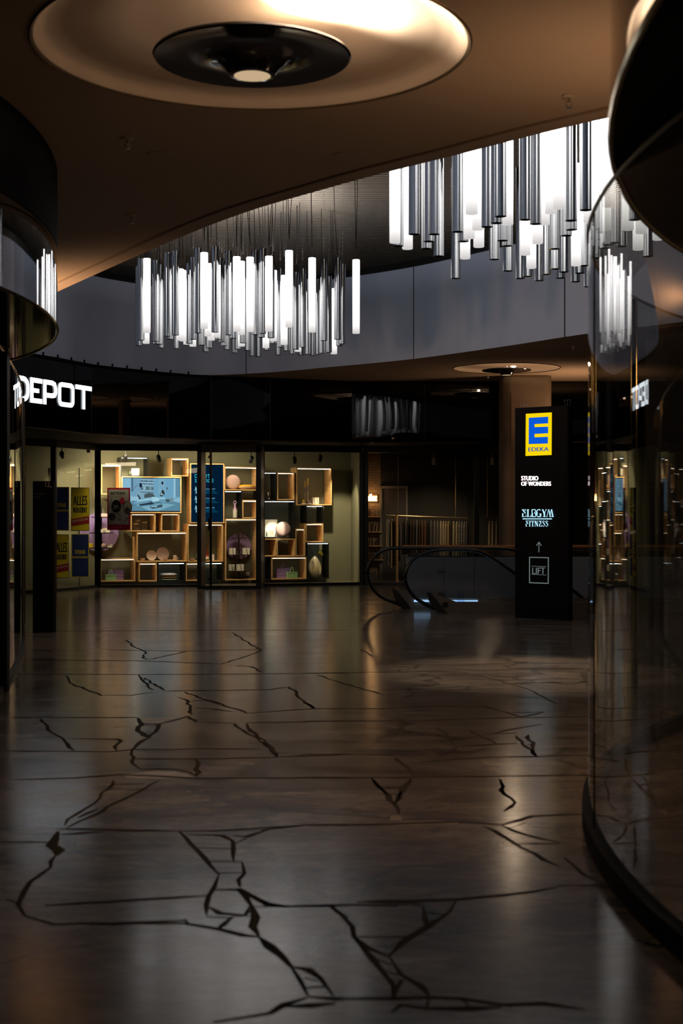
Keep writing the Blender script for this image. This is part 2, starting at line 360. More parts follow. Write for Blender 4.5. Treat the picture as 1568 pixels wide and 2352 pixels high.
mb = MB().tube([(x, y-.01, 2.845) for x, y in BK[1:]], .012, 6); struct(mb.build('trim_5', mat('bronze_edge', (.16, .11, .05), .25, 1)))
# rail with little studs along the foot of the fascia at the left
lf = [p for p in (OPEN[18*8:]+OPEN[:4])]; mb = MB().tube([(x, y, CEIL-.02) for x, y in grow(lf, -SG*.02, False)], .022, 6)
acc = 0; last = Vector(lf[0])
for p in lf[1:]:
    acc += (Vector(p)-last).length; last = Vector(p)
    if acc > .33: acc = 0; mb.box((p[0]-.012, p[1]-.04, CEIL-.03), (p[0]+.012, p[1], CEIL+.05))
struct(mb.build('trim_6', M_matte))
# ================================================================ STORE FRONTS
SF = [(-6.9, 24.6), (-5.42, 26.8), (-4.83, 28.2), (-2.83, 28.5)]
def seg_box(mb, a, b, z0, z1, th):
    d = (Vector(b)-Vector(a)).normalized(); n = Vector((-d.y, d.x))*th/2; P = [Vector(a)-n, Vector(b)-n, Vector(b)+n, Vector(a)+n]
    return mb.prism([(p.x, p.y) for p in P], z0, z1)
def window(idx, pts, glassmat=M_glass, top=2.72, mull=.10):
    r = struct(bpy.data.objects.new('window_%d' % idx, None)); C.objects.link(r)
    mb = MB()
    for a, b in zip(pts, pts[1:]): seg_box(mb, a, b, 0.0, .055, .09); seg_box(mb, a, b, top, 2.84, .12)
    mb.build('window_frame', M_black, r)
    for k, (x, y) in enumerate(pts):
        m_ = MB().box((x-mull/2, y-.06, 0), (x+mull/2, y+.06, top)); m_.build('mullion', M_black, r)
    for a, b in zip(pts, pts[1:]):
        g = MB(); g.add([(a[0], a[1], .055), (b[0], b[1], .055), (b[0], b[1], top), (a[0], a[1], top)], [(0, 1, 2, 3)]); g.build('pane', glassmat, r)
    return r
window(1, SF[:3]); window(2, SF[2:]); window(3, [(-1.60, 28.75), (.42, 29.3)]); window(4, [(.50, 29.3), (2.78, 29.3), (5.2, 29.3), (8, 29.3)])
# sliding door portal of the homeware shop
r = struct(bpy.data.objects.new('door_1', None)); C.objects.link(r)
mb = MB().box((-2.80, 27.6, 0), (-2.72, 28.5, 2.80)).box((-1.66, 27.6, 0), (-1.56, 28.8, 2.80)).box((-2.8, 27.6, 2.66), (-1.56, 27.7, 2.84)).box((-2.72, 27.6, 0), (-1.66, 27.72, .07))
mb.build('door_frame', M_black, r)
MB().add([(-2.72, 27.66, .07), (-1.66, 27.66, .07), (-1.66, 27.66, 2.66), (-2.72, 27.66, 2.66)], [(0, 1, 2, 3)]).build('pane', M_glass, r)
mb = MB(); hx = (484-CX)/F*27.5
mb.tube([(hx, 27.5, .02), (hx, 27.5, 2.72)], .022, 10); mb.tube([(hx-.06, 27.62, 2.55), (hx-.03, 27.55, 2.58), (hx, 27.5, 2.62)], .014, 8); mb.tube([(hx-.06, 27.62, .18), (hx, 27.5, .26)], .014, 8)
mb.box((hx-.05, 27.47, 1.15), (hx-.02, 27.56, 1.38)); mb.build('door_handle', mat('bronze_pole', (.10, .075, .045), .18, 1), r, smooth=True)
# ================================================================ HOMEWARE SHOP (lit display wall)
PH = math.radians(20)
WP = Plane((-4.87, 28.82), PH)                       # front plane of the display boxes
BWp = Plane((-4.87, 28.82), PH, -.50)                # shop back wall
a = BWp.pt(-1.9, 0); b = BWp.pt(5.62, 0)
mb = MB(); seg_box(mb, (a.x, a.y+.05), (b.x, b.y+.05), 0, 2.84, .02); struct(mb.build('wall_shop', M_olive))
mb = MB(); seg_box(mb, (b.x-.02, b.y+.03), (.46, 29.36), 0, 2.84, .03); struct(mb.build('wall_divider', M_olive))
mb = MB(); seg_box(mb, (a.x, a.y), (-7.4, 26.0), 0, 2.84, .03); struct(mb.build('wall_shop_side', M_olive))
mb = MB()
for t in (-.95, -.35): p = BWp.pt(t, 0, -.028); mb.box((p.x-.004, p.y-.014, 0), (p.x+.004, p.y+.02, 2.4))
struct(mb.build('trim_7', M_matte))
# pale steel pole just behind the left mullion
tag(MB().cyl((-4.86, 28.36), .045, 0, 2.72, 20).build('steel_pole', M_steel, smooth=True), 'slim round steel pole directly left of the black mullion beside the sale posters', 'pole')

LED = glow('led_strip', (1, .86, .66), 15); LEDD = glow('led_strip_dim', (1, .84, .62), 4.5)
LEDC = glow('led_strip_cool', (.75, .9, 1), 8)
def display_box(x0, y0, x1, y1, kind, label, depth=.42, led=True, cool=False):
    t0 = WP.uz(x0, CY)[0]; t1 = WP.uz(x1, CY)[0]; Ym = (WP.Y(x0)+WP.Y(x1))/2
    z1 = EYE+(CY-y0)/F*Ym; z0 = EYE+(CY-y1)/F*Ym; z0 = max(z0, .07); o = WP.pt((t0+t1)/2, z0); wd = t1-t0-.004; h = z1-z0-.003; th = .022 if kind == 'W' else .012
    r = empty('display_box', o, label, 'shelf box', 'stacked display boxes along the shop wall', PH)
    mb = MB(); mb.box((-wd/2, 0, 0), (wd/2, depth, th)); mb.box((-wd/2, 0, h-th), (wd/2, depth, h)); mb.box((-wd/2, 0, th), (-wd/2+th, depth, h-th)); mb.box((wd/2-th, 0, th), (wd/2, depth, h-th))
    mb.build('box_frame', M_oak if kind == 'W' else M_black, r, bevel=.002)
    if led: MB().box((-wd/2+th+.01, .012, h-th-.010), (wd/2-th-.01, .026, h-th-.001)).build('led_strip', LEDC if cool else (LED if y0 < 1160 else LEDD), r)
    return r, (t0+t1)/2, z0+th, wd, h
DB = [
 (232,1067,277,1136,'W','upright oak display box at far left, above the pink sale poster'),
 (277.5,1050,340.5,1093.5,'K','thin black display box holding the cream vases, on top of the television'),
 (392.7,1052,433,1094,'W','small empty oak box right of the track spotlight, above the television corner'),
 (300,1179,357.5,1221,'W','oak box with gold-lidded jars under the television'),
 (370,1179,412.3,1221,'W','small empty oak box under the right end of the television'),
 (313.7,1222,430.3,1290.7,'W','wide oak box holding leaning plates and a carafe'),
 (430.7,1203,512.7,1290.7,'W','tall oak box below the blue service screen, holding a bottle'),
 (229.6,1282.5,311,1336,'W','low oak box with lilac and green crates at the bottom left'),
 (318.5,1292.5,360.6,1336,'W','small empty oak box in the bottom row, right of the left crates'),
 (362.5,1292.5,424.7,1336,'K','black box in the bottom row with stacked flat cushions'),
 (426.6,1292.5,465.8,1336,'W','small oak box in the bottom row with two dark-lidded jars'),
 (467.8,1292.5,511,1336,'K','black empty box in the bottom row behind the door pole'),
 (515,1071.6,593,1126.5,'W','oak box with a round striped cushion, at the top right of the door'),
 (515,1127,556,1190.5,'K','narrow black box holding the lilac ring-topped bottle'),
 (556.4,1148,593,1190.5,'W','small empty oak box right of the lilac bottle'),
 (517,1191,593,1334,'W','tall oak box with the three-tier stand and lilac disc'),
 (594,1084.6,635.4,1148.6,'K','black box with cork-lidded jars, directly right of the door frame'),
 (636.2,1084.6,676.5,1148.6,'W','empty oak box between the cork-lidded jars and the tall candles'),
 (680.5,1073.8,762,1160.5,'W','large oak box at top right holding tall yellow-tipped candles'),
 (594,1150,677.8,1235,'K','large black box with the brightly lit pink cushion'),
 (703,1161,742.5,1201.5,'K','small black empty box under the candle box'),
 (701.9,1202,742.5,1245.8,'W','small empty oak box above the dimpled vase'),
 (678.3,1214,701.6,1278,'W','narrow upright oak box left of the small empty oak one'),
 (594,1237,635,1278.4,'W','unlit oak box below the pink cushion, left one'),
 (635.4,1237,677.8,1278.4,'W','unlit oak box below the pink cushion, right one'),
 (623,1279,704.3,1333,'W','low oak box at bottom right with lilac and green crates'),
 (704.7,1246.7,755.5,1333,'K','black box at far right holding the dimpled vase'),
 (594,1279,622.6,1333,'K','narrow dark box at the bottom, right against the door frame'),
]
BX = []
for i, (x0, y0, x1, y1, k, lab) in enumerate(DB):
    noled = i in (23, 24, 27)
    BX.append(display_box(x0, y0, x1, y1, k, lab, led=not noled, cool=(k == 'K')))
# television and service screen
def screen_unit(x0, y0, x1, y1, name, label, cat, fr=2.4):
    t0, za = WP.uz(x0, y1); t1, zb = WP.uz(x1, y0); Ym = (WP.Y(x0)+WP.Y(x1))/2; z0 = EYE+(CY-y1)/F*Ym; z1 = EYE+(CY-y0)/F*Ym
    r = empty(name, WP.pt((t0+t1)/2, z0), label, cat, None, PH); wd = t1-t0; h = z1-z0; f = .022
    mb = MB(); mb.box((-wd/2, -.02, 0), (wd/2, .30, f)); mb.box((-wd/2, -.02, h-f), (wd/2, .30, h)); mb.box((-wd/2, -.02, f), (-wd/2+f, .30, h-f)); mb.box((wd/2-f, -.02, f), (wd/2, .30, h-f))
    mb.build('screen_frame', M_oak, r, bevel=.002); MB().box((-wd/2+f, .0, f), (wd/2-f, .05, h-f)).build('screen_panel', M_black, r)
    return r, z0, z1
SP = Plane((-4.87, 28.82), PH, .001)
r, _, _ = screen_unit(278.5, 1094.6, 416, 1178.5, 'television', 'wide television in an oak frame showing a pale blue living room', 'television')
p = Pic(SP, .0, em=1.0, name='tv', )
sx = lambda x: 270+x/9.8; sy = lambda y: 1080+y/9.8
def P_(l): return [(sx(x), sy(y)) for x, y in l]
p.poly(P_([(118,178),(1400,186),(1398,918),(118,915)]), (112,165,196))
p.poly(P_([(118,178),(300,180),(300,760),(118,760)]), (140,188,214)).poly(P_([(350,180),(512,182),(512,600),(350,600)]), (118,160,190)).poly(P_([(305,180),(350,180),(350,480),(305,480)]), (78,112,138))
p.poly(P_([(512,182),(815,184),(815,520),(512,520)]), (95,130,152))
for yy in (205, 262, 338, 452): p.poly(P_([(512,yy),(815,yy+8),(815,yy+26),(512,yy+18)]), (165,205,225))
for q in range(26):
    yy = (225, 300, 395)[q % 3]; xx = 520+(q*37) % 270; hh = 14+(q*7) % 28
    p.poly(P_([(xx,yy+30-hh),(xx+16,yy+30-hh),(xx+16,yy+34),(xx,yy+34)]), ((60,88,108), (135,172,190), (38,58,76))[q % 3])
for xx, c in ((570,(150,185,200)), (650,(80,115,120)), (705,(120,150,160))): p.poly(P_([(xx,368),(xx+52,370),(xx+52,440),(xx,438)]), c)
p.poly(P_([(915,186),(1068,188),(1068,600),(915,600)]), (122,170,196)).poly(P_([(1255,188),(1300,188),(1300,620),(1255,620)]), (150,195,216)).poly(P_([(1300,190),(1398,190),(1398,600),(1300,600)]), (100,145,172))
p.ell(sx(1003), sy(290), 2.4, 3.6, (25,30,42)).line(P_([(310,470),(400,380),(485,305)]), .7, (70,95,112)).line(P_([(380,380),(470,320)]), .5, (80,105,120))
p.poly(P_([(490,295),(530,288),(552,360),(520,400),(485,365)]), (22,38,54))
p.poly(P_([(120,760),(1398,700),(1398,918),(118,915)]), (92,138,160)).poly(P_([(520,820),(1010,740),(1290,775),(920,915),(700,915)]), (122,172,192))
p.poly(P_([(400,500),(740,515),(815,520),(850,590),(760,640),(450,660),(410,600)]), (125,168,190)).poly(P_([(600,540),(700,510),(800,530),(835,600),(590,625)]), (72,88,92))
p.poly(P_([(430,540),(470,560),(520,640),(490,655)]), (42,36,44)).poly(P_([(430,680),(760,625),(1070,610),(1065,690),(800,720),(440,765)]), (150,198,220))
p.poly(P_([(440,715),(760,672),(1068,652),(1068,690),(800,720),(440,765)]), (105,150,174)).poly(P_([(480,770),(760,720),(830,760),(520,800)]), (38,56,72))
p.poly(P_([(760,600),(900,610),(940,680),(860,710),(770,712)]), (165,210,228)).poly(P_([(725,780),(880,790),(1000,770),(1000,830),(780,870),(725,835)]), (58,78,92)).poly(P_([(735,790),(890,795),(880,835),(745,830)]), (130,175,196))
p.line(P_([(690,715),(940,720),(990,760)]), 1.0, (40,45,52)).poly(P_([(940,580),(985,470),(1010,430),(1050,500),(1050,600),(1025,520),(1000,590)]), (40,42,40)).poly(P_([(960,560),(990,490),(1005,560)]), (160,205,220))
p.ell(sx(1110), sy(412), 2.3, 3.0, (82,112,128)).poly(P_([(1180,625),(1230,620),(1250,700),(1190,712)]), (120,140,140)).poly(P_([(1075,650),(1170,655),(1165,715),(1075,710)]), (70,86,94))
p.poly(P_([(1255,660),(1398,610),(1398,735),(1255,700)]), (140,185,206)).line(P_([(290,720),(420,700),(430,690)]), .8, (30,45,58)).line(P_([(290,820),(335,800),(345,690)]), .8, (30,45,58)).line(P_([(440,765),(450,808)]), 1.2, (175,215,230))
p.poly(P_([(290,590),(450,600),(465,660),(430,690),(290,680)]), (150,192,212))
o = p.build('screen_picture', r); o.matrix_parent_inverse = Matrix.Translation(r.location).__matmul__(Matrix.Rotation(PH, 4, 'Z')).inverted()
def keep(o, r): o.matrix_parent_inverse = (Matrix.Translation(r.location) @ Matrix.Rotation(r.rotation_euler.z, 4, 'Z')).inverted(); return o
r, _, _ = screen_unit(436, 1064.5, 514.6, 1202, 'service_screen', 'tall dark blue information screen lettered DEPOT SERVICE behind the door', 'screen')
p = Pic(SP, .0, em=1.0, name='svc')
p.rect(438.6, 1067, 512.2, 1199.6, (0, 28, 50))
cy = (70, 190, 220); c2 = (20, 120, 160); wt = (150, 205, 225)
p.text('DEPOT', 447, 1089, 482.5, 1097.3, cy).text('SERVICE', 447, 1100, 490.5, 1108, cy)
for k, y in enumerate((1122, 1143.5, 1165)):
    p.text(('CLICK & COLLECT', 'CLICK & RESERVE', 'HELP & CENTER')[k], 471.5, y, 494.5-k, y+2.2, wt)
    for q, tt in enumerate(('NUTZEN SIE', 'RESERVIEREN UND', 'ABHOLEN UND MEHR')): p.text(tt, 471.5, y+3.5+q*3.2, 491+q*4.5, y+5.3+q*3.2, c2)
    for xo in (0, 19.5):
        if k == 2 and xo: continue
        p.ell(449.3+xo, y-3.3, 1.1, 1.4, wt, 10).poly([(447.6+xo, y+1), (449+xo, y-2), (451.3+xo, y-2), (451.3+xo, y+4), (449+xo, y+4)], wt).rect(449+xo, y+4, 450.1+xo, y+12, wt).rect(450.5+xo, y+4, 451.4+xo, y+12, wt)
        p.line([(446+xo, y+5), (448.4+xo, y+1)], .6, wt)
keep(p.build('screen_picture', r), r)

# --- goods -------------------------------------------------------------
def place(px, py, d=.16):                            # point standing on a box floor: base pixel, d behind the front plane
    pl = Plane((-4.87, 28.82), PH, -d); t, z = pl.uz(px, py); return pl.pt(t, z)
def floor_of(i, px, d=.16):
    pl = Plane((-4.87, 28.82), PH, -d); t, _ = pl.uz(px, CY); q = pl.pt(t, BX[i][2]+.0005); return q
S = 30.0/F*.99                                       # metres per pixel near the display wall (~29.5 m)
S = 29.4/F
def mesh_thing(mb, name, m, loc, label, cat, group=None, smooth=True, rz=0):
    o = mb.build(name, m, None, smooth); o.location = loc; o.rotation_euler = (0, 0, rz); return tag(o, label, cat, group)
def jar(loc, r, h, label, lidm, group=None):
    e = empty('storage_jar', loc, label, 'jar', group)
    MB().lathe([(r*.92, 0), (r, .008), (r, h*.86), (r*.9, h*.9)], n=18).build('jar_body', M_jar, e, True)
    MB().lathe([(r*.97, h*.9), (r*1.04, h*.92), (r*1.04, h), (r*.9, h*1.01)], n=18).build('lid', lidm, e, True); return e
def tumbler(loc, r, h, label, group=None):
    return mesh_thing(MB().lathe([(0.001, .004), (r*.85, 0), (r, h), (r*.93, h), (r*.78, .012), (0.001, .012)], n=16, cap=False), 'drinking_glass', M_jar, loc, label, 'glass', group)
M_gold = mat('lid_wood', (.34, .20, .07), .4); M_dlid = mat('lid_dark', (.05, .03, .02), .4)
for x, lab in ((440, 'left'), (462, 'right')): pass
v1 = floor_of(1, 220+455/5.227); v2 = floor_of(1, 220+500/5.227, .12)
mesh_thing(MB().lathe([(.035, 0), (.05, .02), (.056, .08), (.052, .135), (.045, .15), (.040, .148), (.045, .02), (.001, .015)], n=20, cap=False), 'ceramic_vase', M_white, v1, 'squat cream ceramic vase above the television, left of a taller-looking twin', 'vase')
mesh_thing(MB().lathe([(.035, 0), (.047, .02), (.050, .08), (.055, .14), (.05, .15), (.043, .148), (.04, .02), (.001, .015)], n=20, cap=False), 'ceramic_vase', M_white, v2, 'cream flared ceramic vase above the television, the right one of two', 'vase')
tumbler(floor_of(1, 298), .035, .10, 'clear drinking glass left of the cream vases')
jar(floor_of(3, 220+500/5.227, .22), .052, .22, 'tallest gold-lidded glass jar under the television, at the back', M_gold)
jar(floor_of(3, 220+585/5.227, .14), .048, .175, 'gold-lidded glass jar right of the taller one', M_gold)
jar(floor_of(3, 220+480/5.227, .08), .052, .14, 'lowest gold-lidded jar in front on the left', M_gold)
M_plate = textured('blush_glaze', (.42, .29, .24), (.48, .34, .28), (9, 9, 9), rough=.4)
def leaning(i, px, rp, label, d=.25):
    o = floor_of(i, px, d); R = rp*S; ring = MB().lathe([(.001, 0), (R*.72, 0), (R*.95, .012), (R, .02), (R*.97, .026), (R*.7, .010), (.001, .010)], n=36, cap=False)
    q = mesh_thing(ring, 'dinner_plate', M_plate, o+Vector((0, 0, R)), label, 'plate'); q.rotation_euler = (math.radians(80), 0, PH); return q
leaning(5, 347.3, 11.9, 'small blush plate leaning at the left in the wide oak box', .17); leaning(5, 373, 15.2, 'large blush plate leaning behind the bowls in the wide oak box', .24)
def bowl(loc, r, h, label, m=M_plate): return mesh_thing(MB().lathe([(r*.6, 0), (r, h*.5), (r, h), (r*.93, h), (r*.9, h*.5), (.001, h*.2)], n=20), 'bowl', m, loc, label, 'bowl')
bowl(floor_of(5, 327), .05, .055, 'small blush bowl left of the leaning plates'); o_b = floor_of(5, 379, .08); bowl(o_b, .055, .05, 'blush bowl in front of the large leaning plate')
mesh_thing(MB().lathe([(.045, 0), (.05, .02), (.05, .14), (.018, .20), (.016, .25), (.02, .255), (.02, .27), (.001, .275)], n=18), 'glass_carafe', M_jar, floor_of(5, 392.3, .14), 'clear glass carafe right of the large leaning plate', 'carafe')
mesh_thing(MB().box((-.035, -.004, 0), (.035, .004, .11)), 'price_card', M_white, floor_of(5, 401.5, .2), 'small white card behind the mug at the right of the plates', 'card', smooth=False, rz=PH)
e = empty('mug', floor_of(5, 403.5, .11), 'beige mug at the right end of the plate display', 'mug')
MB().lathe([(.034, 0), (.037, .075), (.033, .075), (.03, .01), (.001, .01)], n=18).build('mug_body', M_plate, e, True); MB().tube([(.034, 0, .06), (.055, 0, .055), (.058, 0, .035), (.034, 0, .018)], .005, 6).build('handle', M_plate, e, True)
mesh_thing(MB().lathe([(.001, 0), (.16, 0), (.17, .01), (.001, .012)], n=36, cap=False), 'serving_board', M_oak, floor_of(5, 388, .19)+Vector((0, 0, .0005)), 'flat round wooden board lying under the plate display', 'board')
bowl(floor_of(6, 441, .12), .055, .05, 'pink bowl in the box below the blue screen')
e = empty('wire_lantern', floor_of(6, 457, .16), 'black wire lantern behind the door mullion', 'lantern')
mb = MB()
for k in range(8):
    a = k*math.pi/4; mb.tube([(.11*math.sin(q)*math.cos(a), .11*math.sin(q)*math.sin(a), .13-.13*math.cos(q)) for q in [j*math.pi/8 for j in range(9)]], .003, 5)
mb.build('cage', M_black, e); MB().tube([(-.05, 0, .25), (-.03, 0, .32), (.03, 0, .32), (.05, 0, .25)], .003, 5).build('handle', M_black, e)
e = empty('bottle', floor_of(6, 475.5, .13), 'slim dark bottle with cream and red label by the door pole', 'bottle')
MB().lathe([(.034, 0), (.036, .01), (.036, .17), (.014, .23), (.013, .31), (.016, .315), (.016, .33), (.001, .332)], n=18).build('bottle_body', mat('bottle_amber', (.10, .03, .01), .15), e, True)
MB().lathe([(.0368, .03), (.0368, .09)], n=18, cap=False).build('label_band', M_white, e, True); MB().lathe([(.0368, .09), (.0368, .135)], n=18, cap=False).build('red_band', mat('red_label', (.35, .03, .02), .5), e, True)
mesh_thing(MB().box((-.02, -.02, 0), (.02, .02, .13)), 'small_box', M_white, floor_of(6, 489.5, .15), 'small white carton right of the door pole', 'box', smooth=False)
def crate(loc, wd, dp, h, m, label, hh=.10):
    e = empty('folding_crate', loc, label, 'crate', None, PH); mb = MB(); t = .008
    mb.box((-wd/2, -dp/2, 0), (wd/2, dp/2, t))
    for a, b in (((-wd/2, -dp/2), (wd/2, -dp/2+t)), ((-wd/2, dp/2-t), (wd/2, dp/2)), ((-wd/2, -dp/2), (-wd/2+t, dp/2)), ((wd/2-t, -dp/2), (wd/2, dp/2))):
        mb.box((*a, 0), (*b, h*.30)); mb.box((*a, h*.36), (*b, h*.62)); mb.box((*a, h*.68), (*b, h))
    for k in range(6):
        x = -wd/2+wd*k/5; mb.box((x-.006, -dp/2-.003, 0), (x+.006, -dp/2+t, h))
    mb.box((-wd/2-.006, -dp/2-.006, h-.018), (wd/2+.006, -dp/2+.004, h)); mb.build('crate_body', m, e)
    MB().tube([(-.04, 0, h*.9), (-.018, 0, h+hh), (.018, 0, h+hh), (.04, 0, h*.9)], .006, 6).build('handle', m, e); return e
M_lil = mat('lilac_plastic', (.33, .22, .50), .5); M_mint = mat('mint_plastic', (.36, .62, .30), .5)
crate(floor_of(7, 264.5, .20), 33.5*S, .14, 23*S, M_lil, 'lilac folding crate in the bottom left box'); crate(floor_of(7, 253.8, .07), 23.3*S, .10, 13.6*S, M_mint, 'mint green folding crate in front of the lilac one at the left')
crate(floor_of(25, 649, .20), 32*S, .14, 22*S, M_lil, 'lilac folding crate in the bottom right box'); crate(floor_of(25, 670, .07), 23.5*S, .10, 14.5*S, M_mint, 'mint green folding crate in front of the lilac one at the right')
o = MB().prism([(-.10, -.01), (.12, -.01), (.10, .02), (-.12, .02)], 0, .001)
e = mesh_thing(MB().add([(-.09, 0, 0), (.10, 0, 0), (.12, .01, .10), (.03, .01, .075), (-.05, .01, .10), (-.09, .06, 0), (.10, .06, 0), (.12, .06, .10), (.03, .06, .075), (-.05, .06, .10)], [(0,1,2,3,4), (5,6,7,8,9), (2,7,8,3), (3,8,9,4), (0,5,9,4), (1,6,7,2)]), 'folded_napkin', M_lil, floor_of(25, 652, .19)+Vector((0, 0, 22*S*.62)), 'lilac folded napkin standing out of the right lilac crate', 'napkin', rz=PH)
def cushion_mb(rx, ry, rz_, n=32, m=14, ridge=0, ridges=20):
    vs = []; fs = []
    for j in range(m+1):
        ph = -math.pi/2+math.pi*j/m; cz = math.sin(ph); cr = abs(math.cos(ph))**.55
        for i in range(n):
            a = 2*math.pi*i/n; k = 1+ridge*math.cos(ridges*a)*cr
            vs.append((rx*cr*math.cos(a)*k, ry*cr*math.sin(a)*k, rz_*cz))
    for j in range(m):
        for i in range(n): l = (i+1) % n; fs.append((j*n+i, j*n+l, (j+1)*n+l, (j+1)*n+i))
    return MB().add(vs, fs)
M_strp = textured('pink_stripe', (.42, .24, .22), (.66, .48, .44), (18, 0, 0), 'wave', rough=.85, lo=.3, hi=.5)
M_yel = mat('yellow_cloth', (.85, .48, .02), .85); M_ylstr = textured('ochre_stripe', (.34, .16, .08), (.70, .50, .32), (26, 10, 0), 'wave', rough=.85, lo=.4, hi=.55)
def round_cushion(i, px, R, d, label, m):
    q = mesh_thing(cushion_mb(R, R*.97, .075, 48), 'round_cushion', m, floor_of(i, px, d)+Vector((0, 0, R*.97)), label, 'cushion'); q.rotation_euler = (math.radians(84), 0, PH); return q
round_cushion(12, 535, 17.8*S, .16, 'round pink-striped cushion at the top beside the yellow one', M_strp)
round_cushion(19, 650, 19.0*S*.98, .13, 'brightly lit round pink-striped cushion in the large black box', M_strp)
e = empty('flat_cushion', floor_of(12, 567, .11)+Vector((0, 0, .05)), 'yellow cushion with striped underside lying beside the striped one', 'cushion', None, PH)
cushion_mb(20*S, .13, .048).build('cushion_body', M_ylstr, e, True); o = cushion_mb(19.6*S, .127, .040).build('yellow_top', M_yel, e, True); o.location = (0, 0, .012)
M_cwh = textured('cream_stripe', (.60, .52, .50), (.34, .24, .24), (0, 14, 0), 'wave', rough=.9, dist=2, lo=.5, hi=.8); M_cbr = mat('brown_cloth', (.20, .10, .04), .9); M_cgr = textured('green_stripe', (.50, .52, .38), (.14, .20, .10), (30, 0, 0), 'wave', rough=.9)
for k, (m, hz, lab) in enumerate(((M_cgr, .020, 'green-striped flat cushion, lowest in the stack'), (M_cbr, .022, 'brown flat cushion in the middle of the stack'), (M_cwh, .034, 'cream-striped plump cushion on top of the stack'))):
    mesh_thing(cushion_mb(20*S, .12, hz), 'flat_cushion', m, floor_of(9, 386.5, .15)+Vector((0, 0, (.020, .064, .122)[k])), lab, 'cushion', 'cushions stacked in the black box', rz=PH)
jar(floor_of(10, 437, .10), .055, .12, 'lower dark-lidded glass jar beside the mullion', M_dlid); jar(floor_of(10, 445, .22), .055, .155, 'taller dark-lidded glass jar behind the lower one', M_dlid)
e = empty('ring_bottle', floor_of(13, 539.5, .12), 'lilac and cream bottle with a ring handle on its stopper', 'bottle')
MB().lathe([(.044, 0), (.046, .01), (.046, .16)], n=20).build('cream_base', M_white, e, True)
MB().lathe([(.046, .16), (.046, .175), (.018, .215), (.016, .29), (.001, .295)], n=20).build('bottle_neck', mat('lilac_glaze', (.50, .30, .50), .4), e, True)
MB().tube([(.030*math.cos(a), 0, .32+.030*math.sin(a)) for a in [k*math.pi/8 for k in range(16)]], .007, 8, True).build('ring', mat('lilac_glaze', (.5, .3, .5), .4), e, True)
# three-tier stand with lilac disc
q = floor_of(15, 548.5, .17); e = empty('tiered_stand', q, 'dark wooden three-tier cake stand in the tall oak box', 'cake stand', None, PH)
M_dw = mat('dark_wood', (.035, .018, .012), .35)
MB().lathe([(.10, 0), (.10, .01), (.03, .03), (.018, .08), (.028, .11), (.014, .14), (.014, .37), (.026, .40), (.014, .46), (.014, .56), (.028, .60), (.012, .66), (.016, .90), (.024, .93), (.001, .99)], n=18).build('stem', M_dw, e, True)
TZ = (.175, .515, .865); TR = (.245, .23, .17)
for z, rr in zip(TZ, TR): MB().lathe([(.001, z-.012), (rr*.96, z-.014), (rr, z), (.001, z)], n=36, cap=False).build('tier', M_dw, e, True)
def on_tier(k, px, d=.06): pl = Plane((-4.87, 28.82), PH, -d); t, _ = pl.uz(px, CY); v = pl.pt(t, 0); return Vector((v.x, v.y, q.z+TZ[k]+.001))
def carton(loc, wd, h, label, dp=.07):
    e = empty('gift_carton', loc, label, 'carton', 'striped cream cartons', PH); MB().box((-wd/2, -dp/2, 0), (wd/2, dp/2, h)).build('carton_body', M_white, e)
    MB().add([(wd*-.1, -dp/2-.001, h), (wd*.02, -dp/2-.001, h), (wd*.22, -dp/2-.001, 0), (wd*.08, -dp/2-.001, 0)], [(0, 1, 2, 3)]).build('printed_stripe', mat('olive_print', (.20, .19, .11), .6), e); return e
carton(on_tier(1, 533), .13, .135, 'left cream carton on the middle tier'); carton(on_tier(1, 565), .14, .135, 'right cream carton on the middle tier')
tumbler(on_tier(1, 549, .04), .045, .085, 'clear tumbler between the cartons on the middle tier'); carton(on_tier(0, 551), .145, .135, 'centre cream carton on the lowest tier'); carton(on_tier(0, 531.5, .12), .12, .13, 'left cream carton on the lowest tier')
tumbler(on_tier(0, 534, .05), .045, .10, 'clear tumbler in front of the left carton on the lowest tier'); tumbler(on_tier(0, 567, .06), .045, .085, 'clear tumbler at the right on the lowest tier')
tumbler(on_tier(2, 546, .09), .032, .10, 'clear tumbler at the left on the top tier'); tumbler(on_tier(2, 557, .09), .03, .09, 'clear tumbler at the right on the top tier')
pl = Plane((-4.87, 28.82), PH, -.43); t, z = pl.uz(548, 1255)
o = mesh_thing(MB().lathe([(.001, 0), (.275, 0), (.275, .012), (.001, .012)], n=48, cap=False), 'lilac_disc', M_purple, pl.pt(t, z), 'large round lilac backdrop disc behind the three-tier stand', 'disc', smooth=False); o.rotation_euler = (math.radians(90), 0, PH)
pl2 = Plane((-4.87, 28.82), PH, -.485); t, z = pl2.uz(568.5, 1318); e = empty('wall_socket', pl2.pt(t, z), 'square white wall socket low behind the tiered stand', 'socket', None, PH)
MB().box((-.04, -.004, -.04), (.04, .008, .04)).build('socket_plate', M_white, e); MB().lathe([(.001, 0), (.02, 0), (.022, .003)], n=16, cap=False).build('socket_well', M_cbr, e).rotation_euler = (math.radians(90), 0, 0)
# jars right of door
jar(floor_of(16, 605.5, .16), .045, .205, 'tall cork-lidded jar directly right of the door frame', M_gold); jar(floor_of(16, 617, .12), .04, .155, 'shorter cork-lidded jar second from the door frame', M_gold)
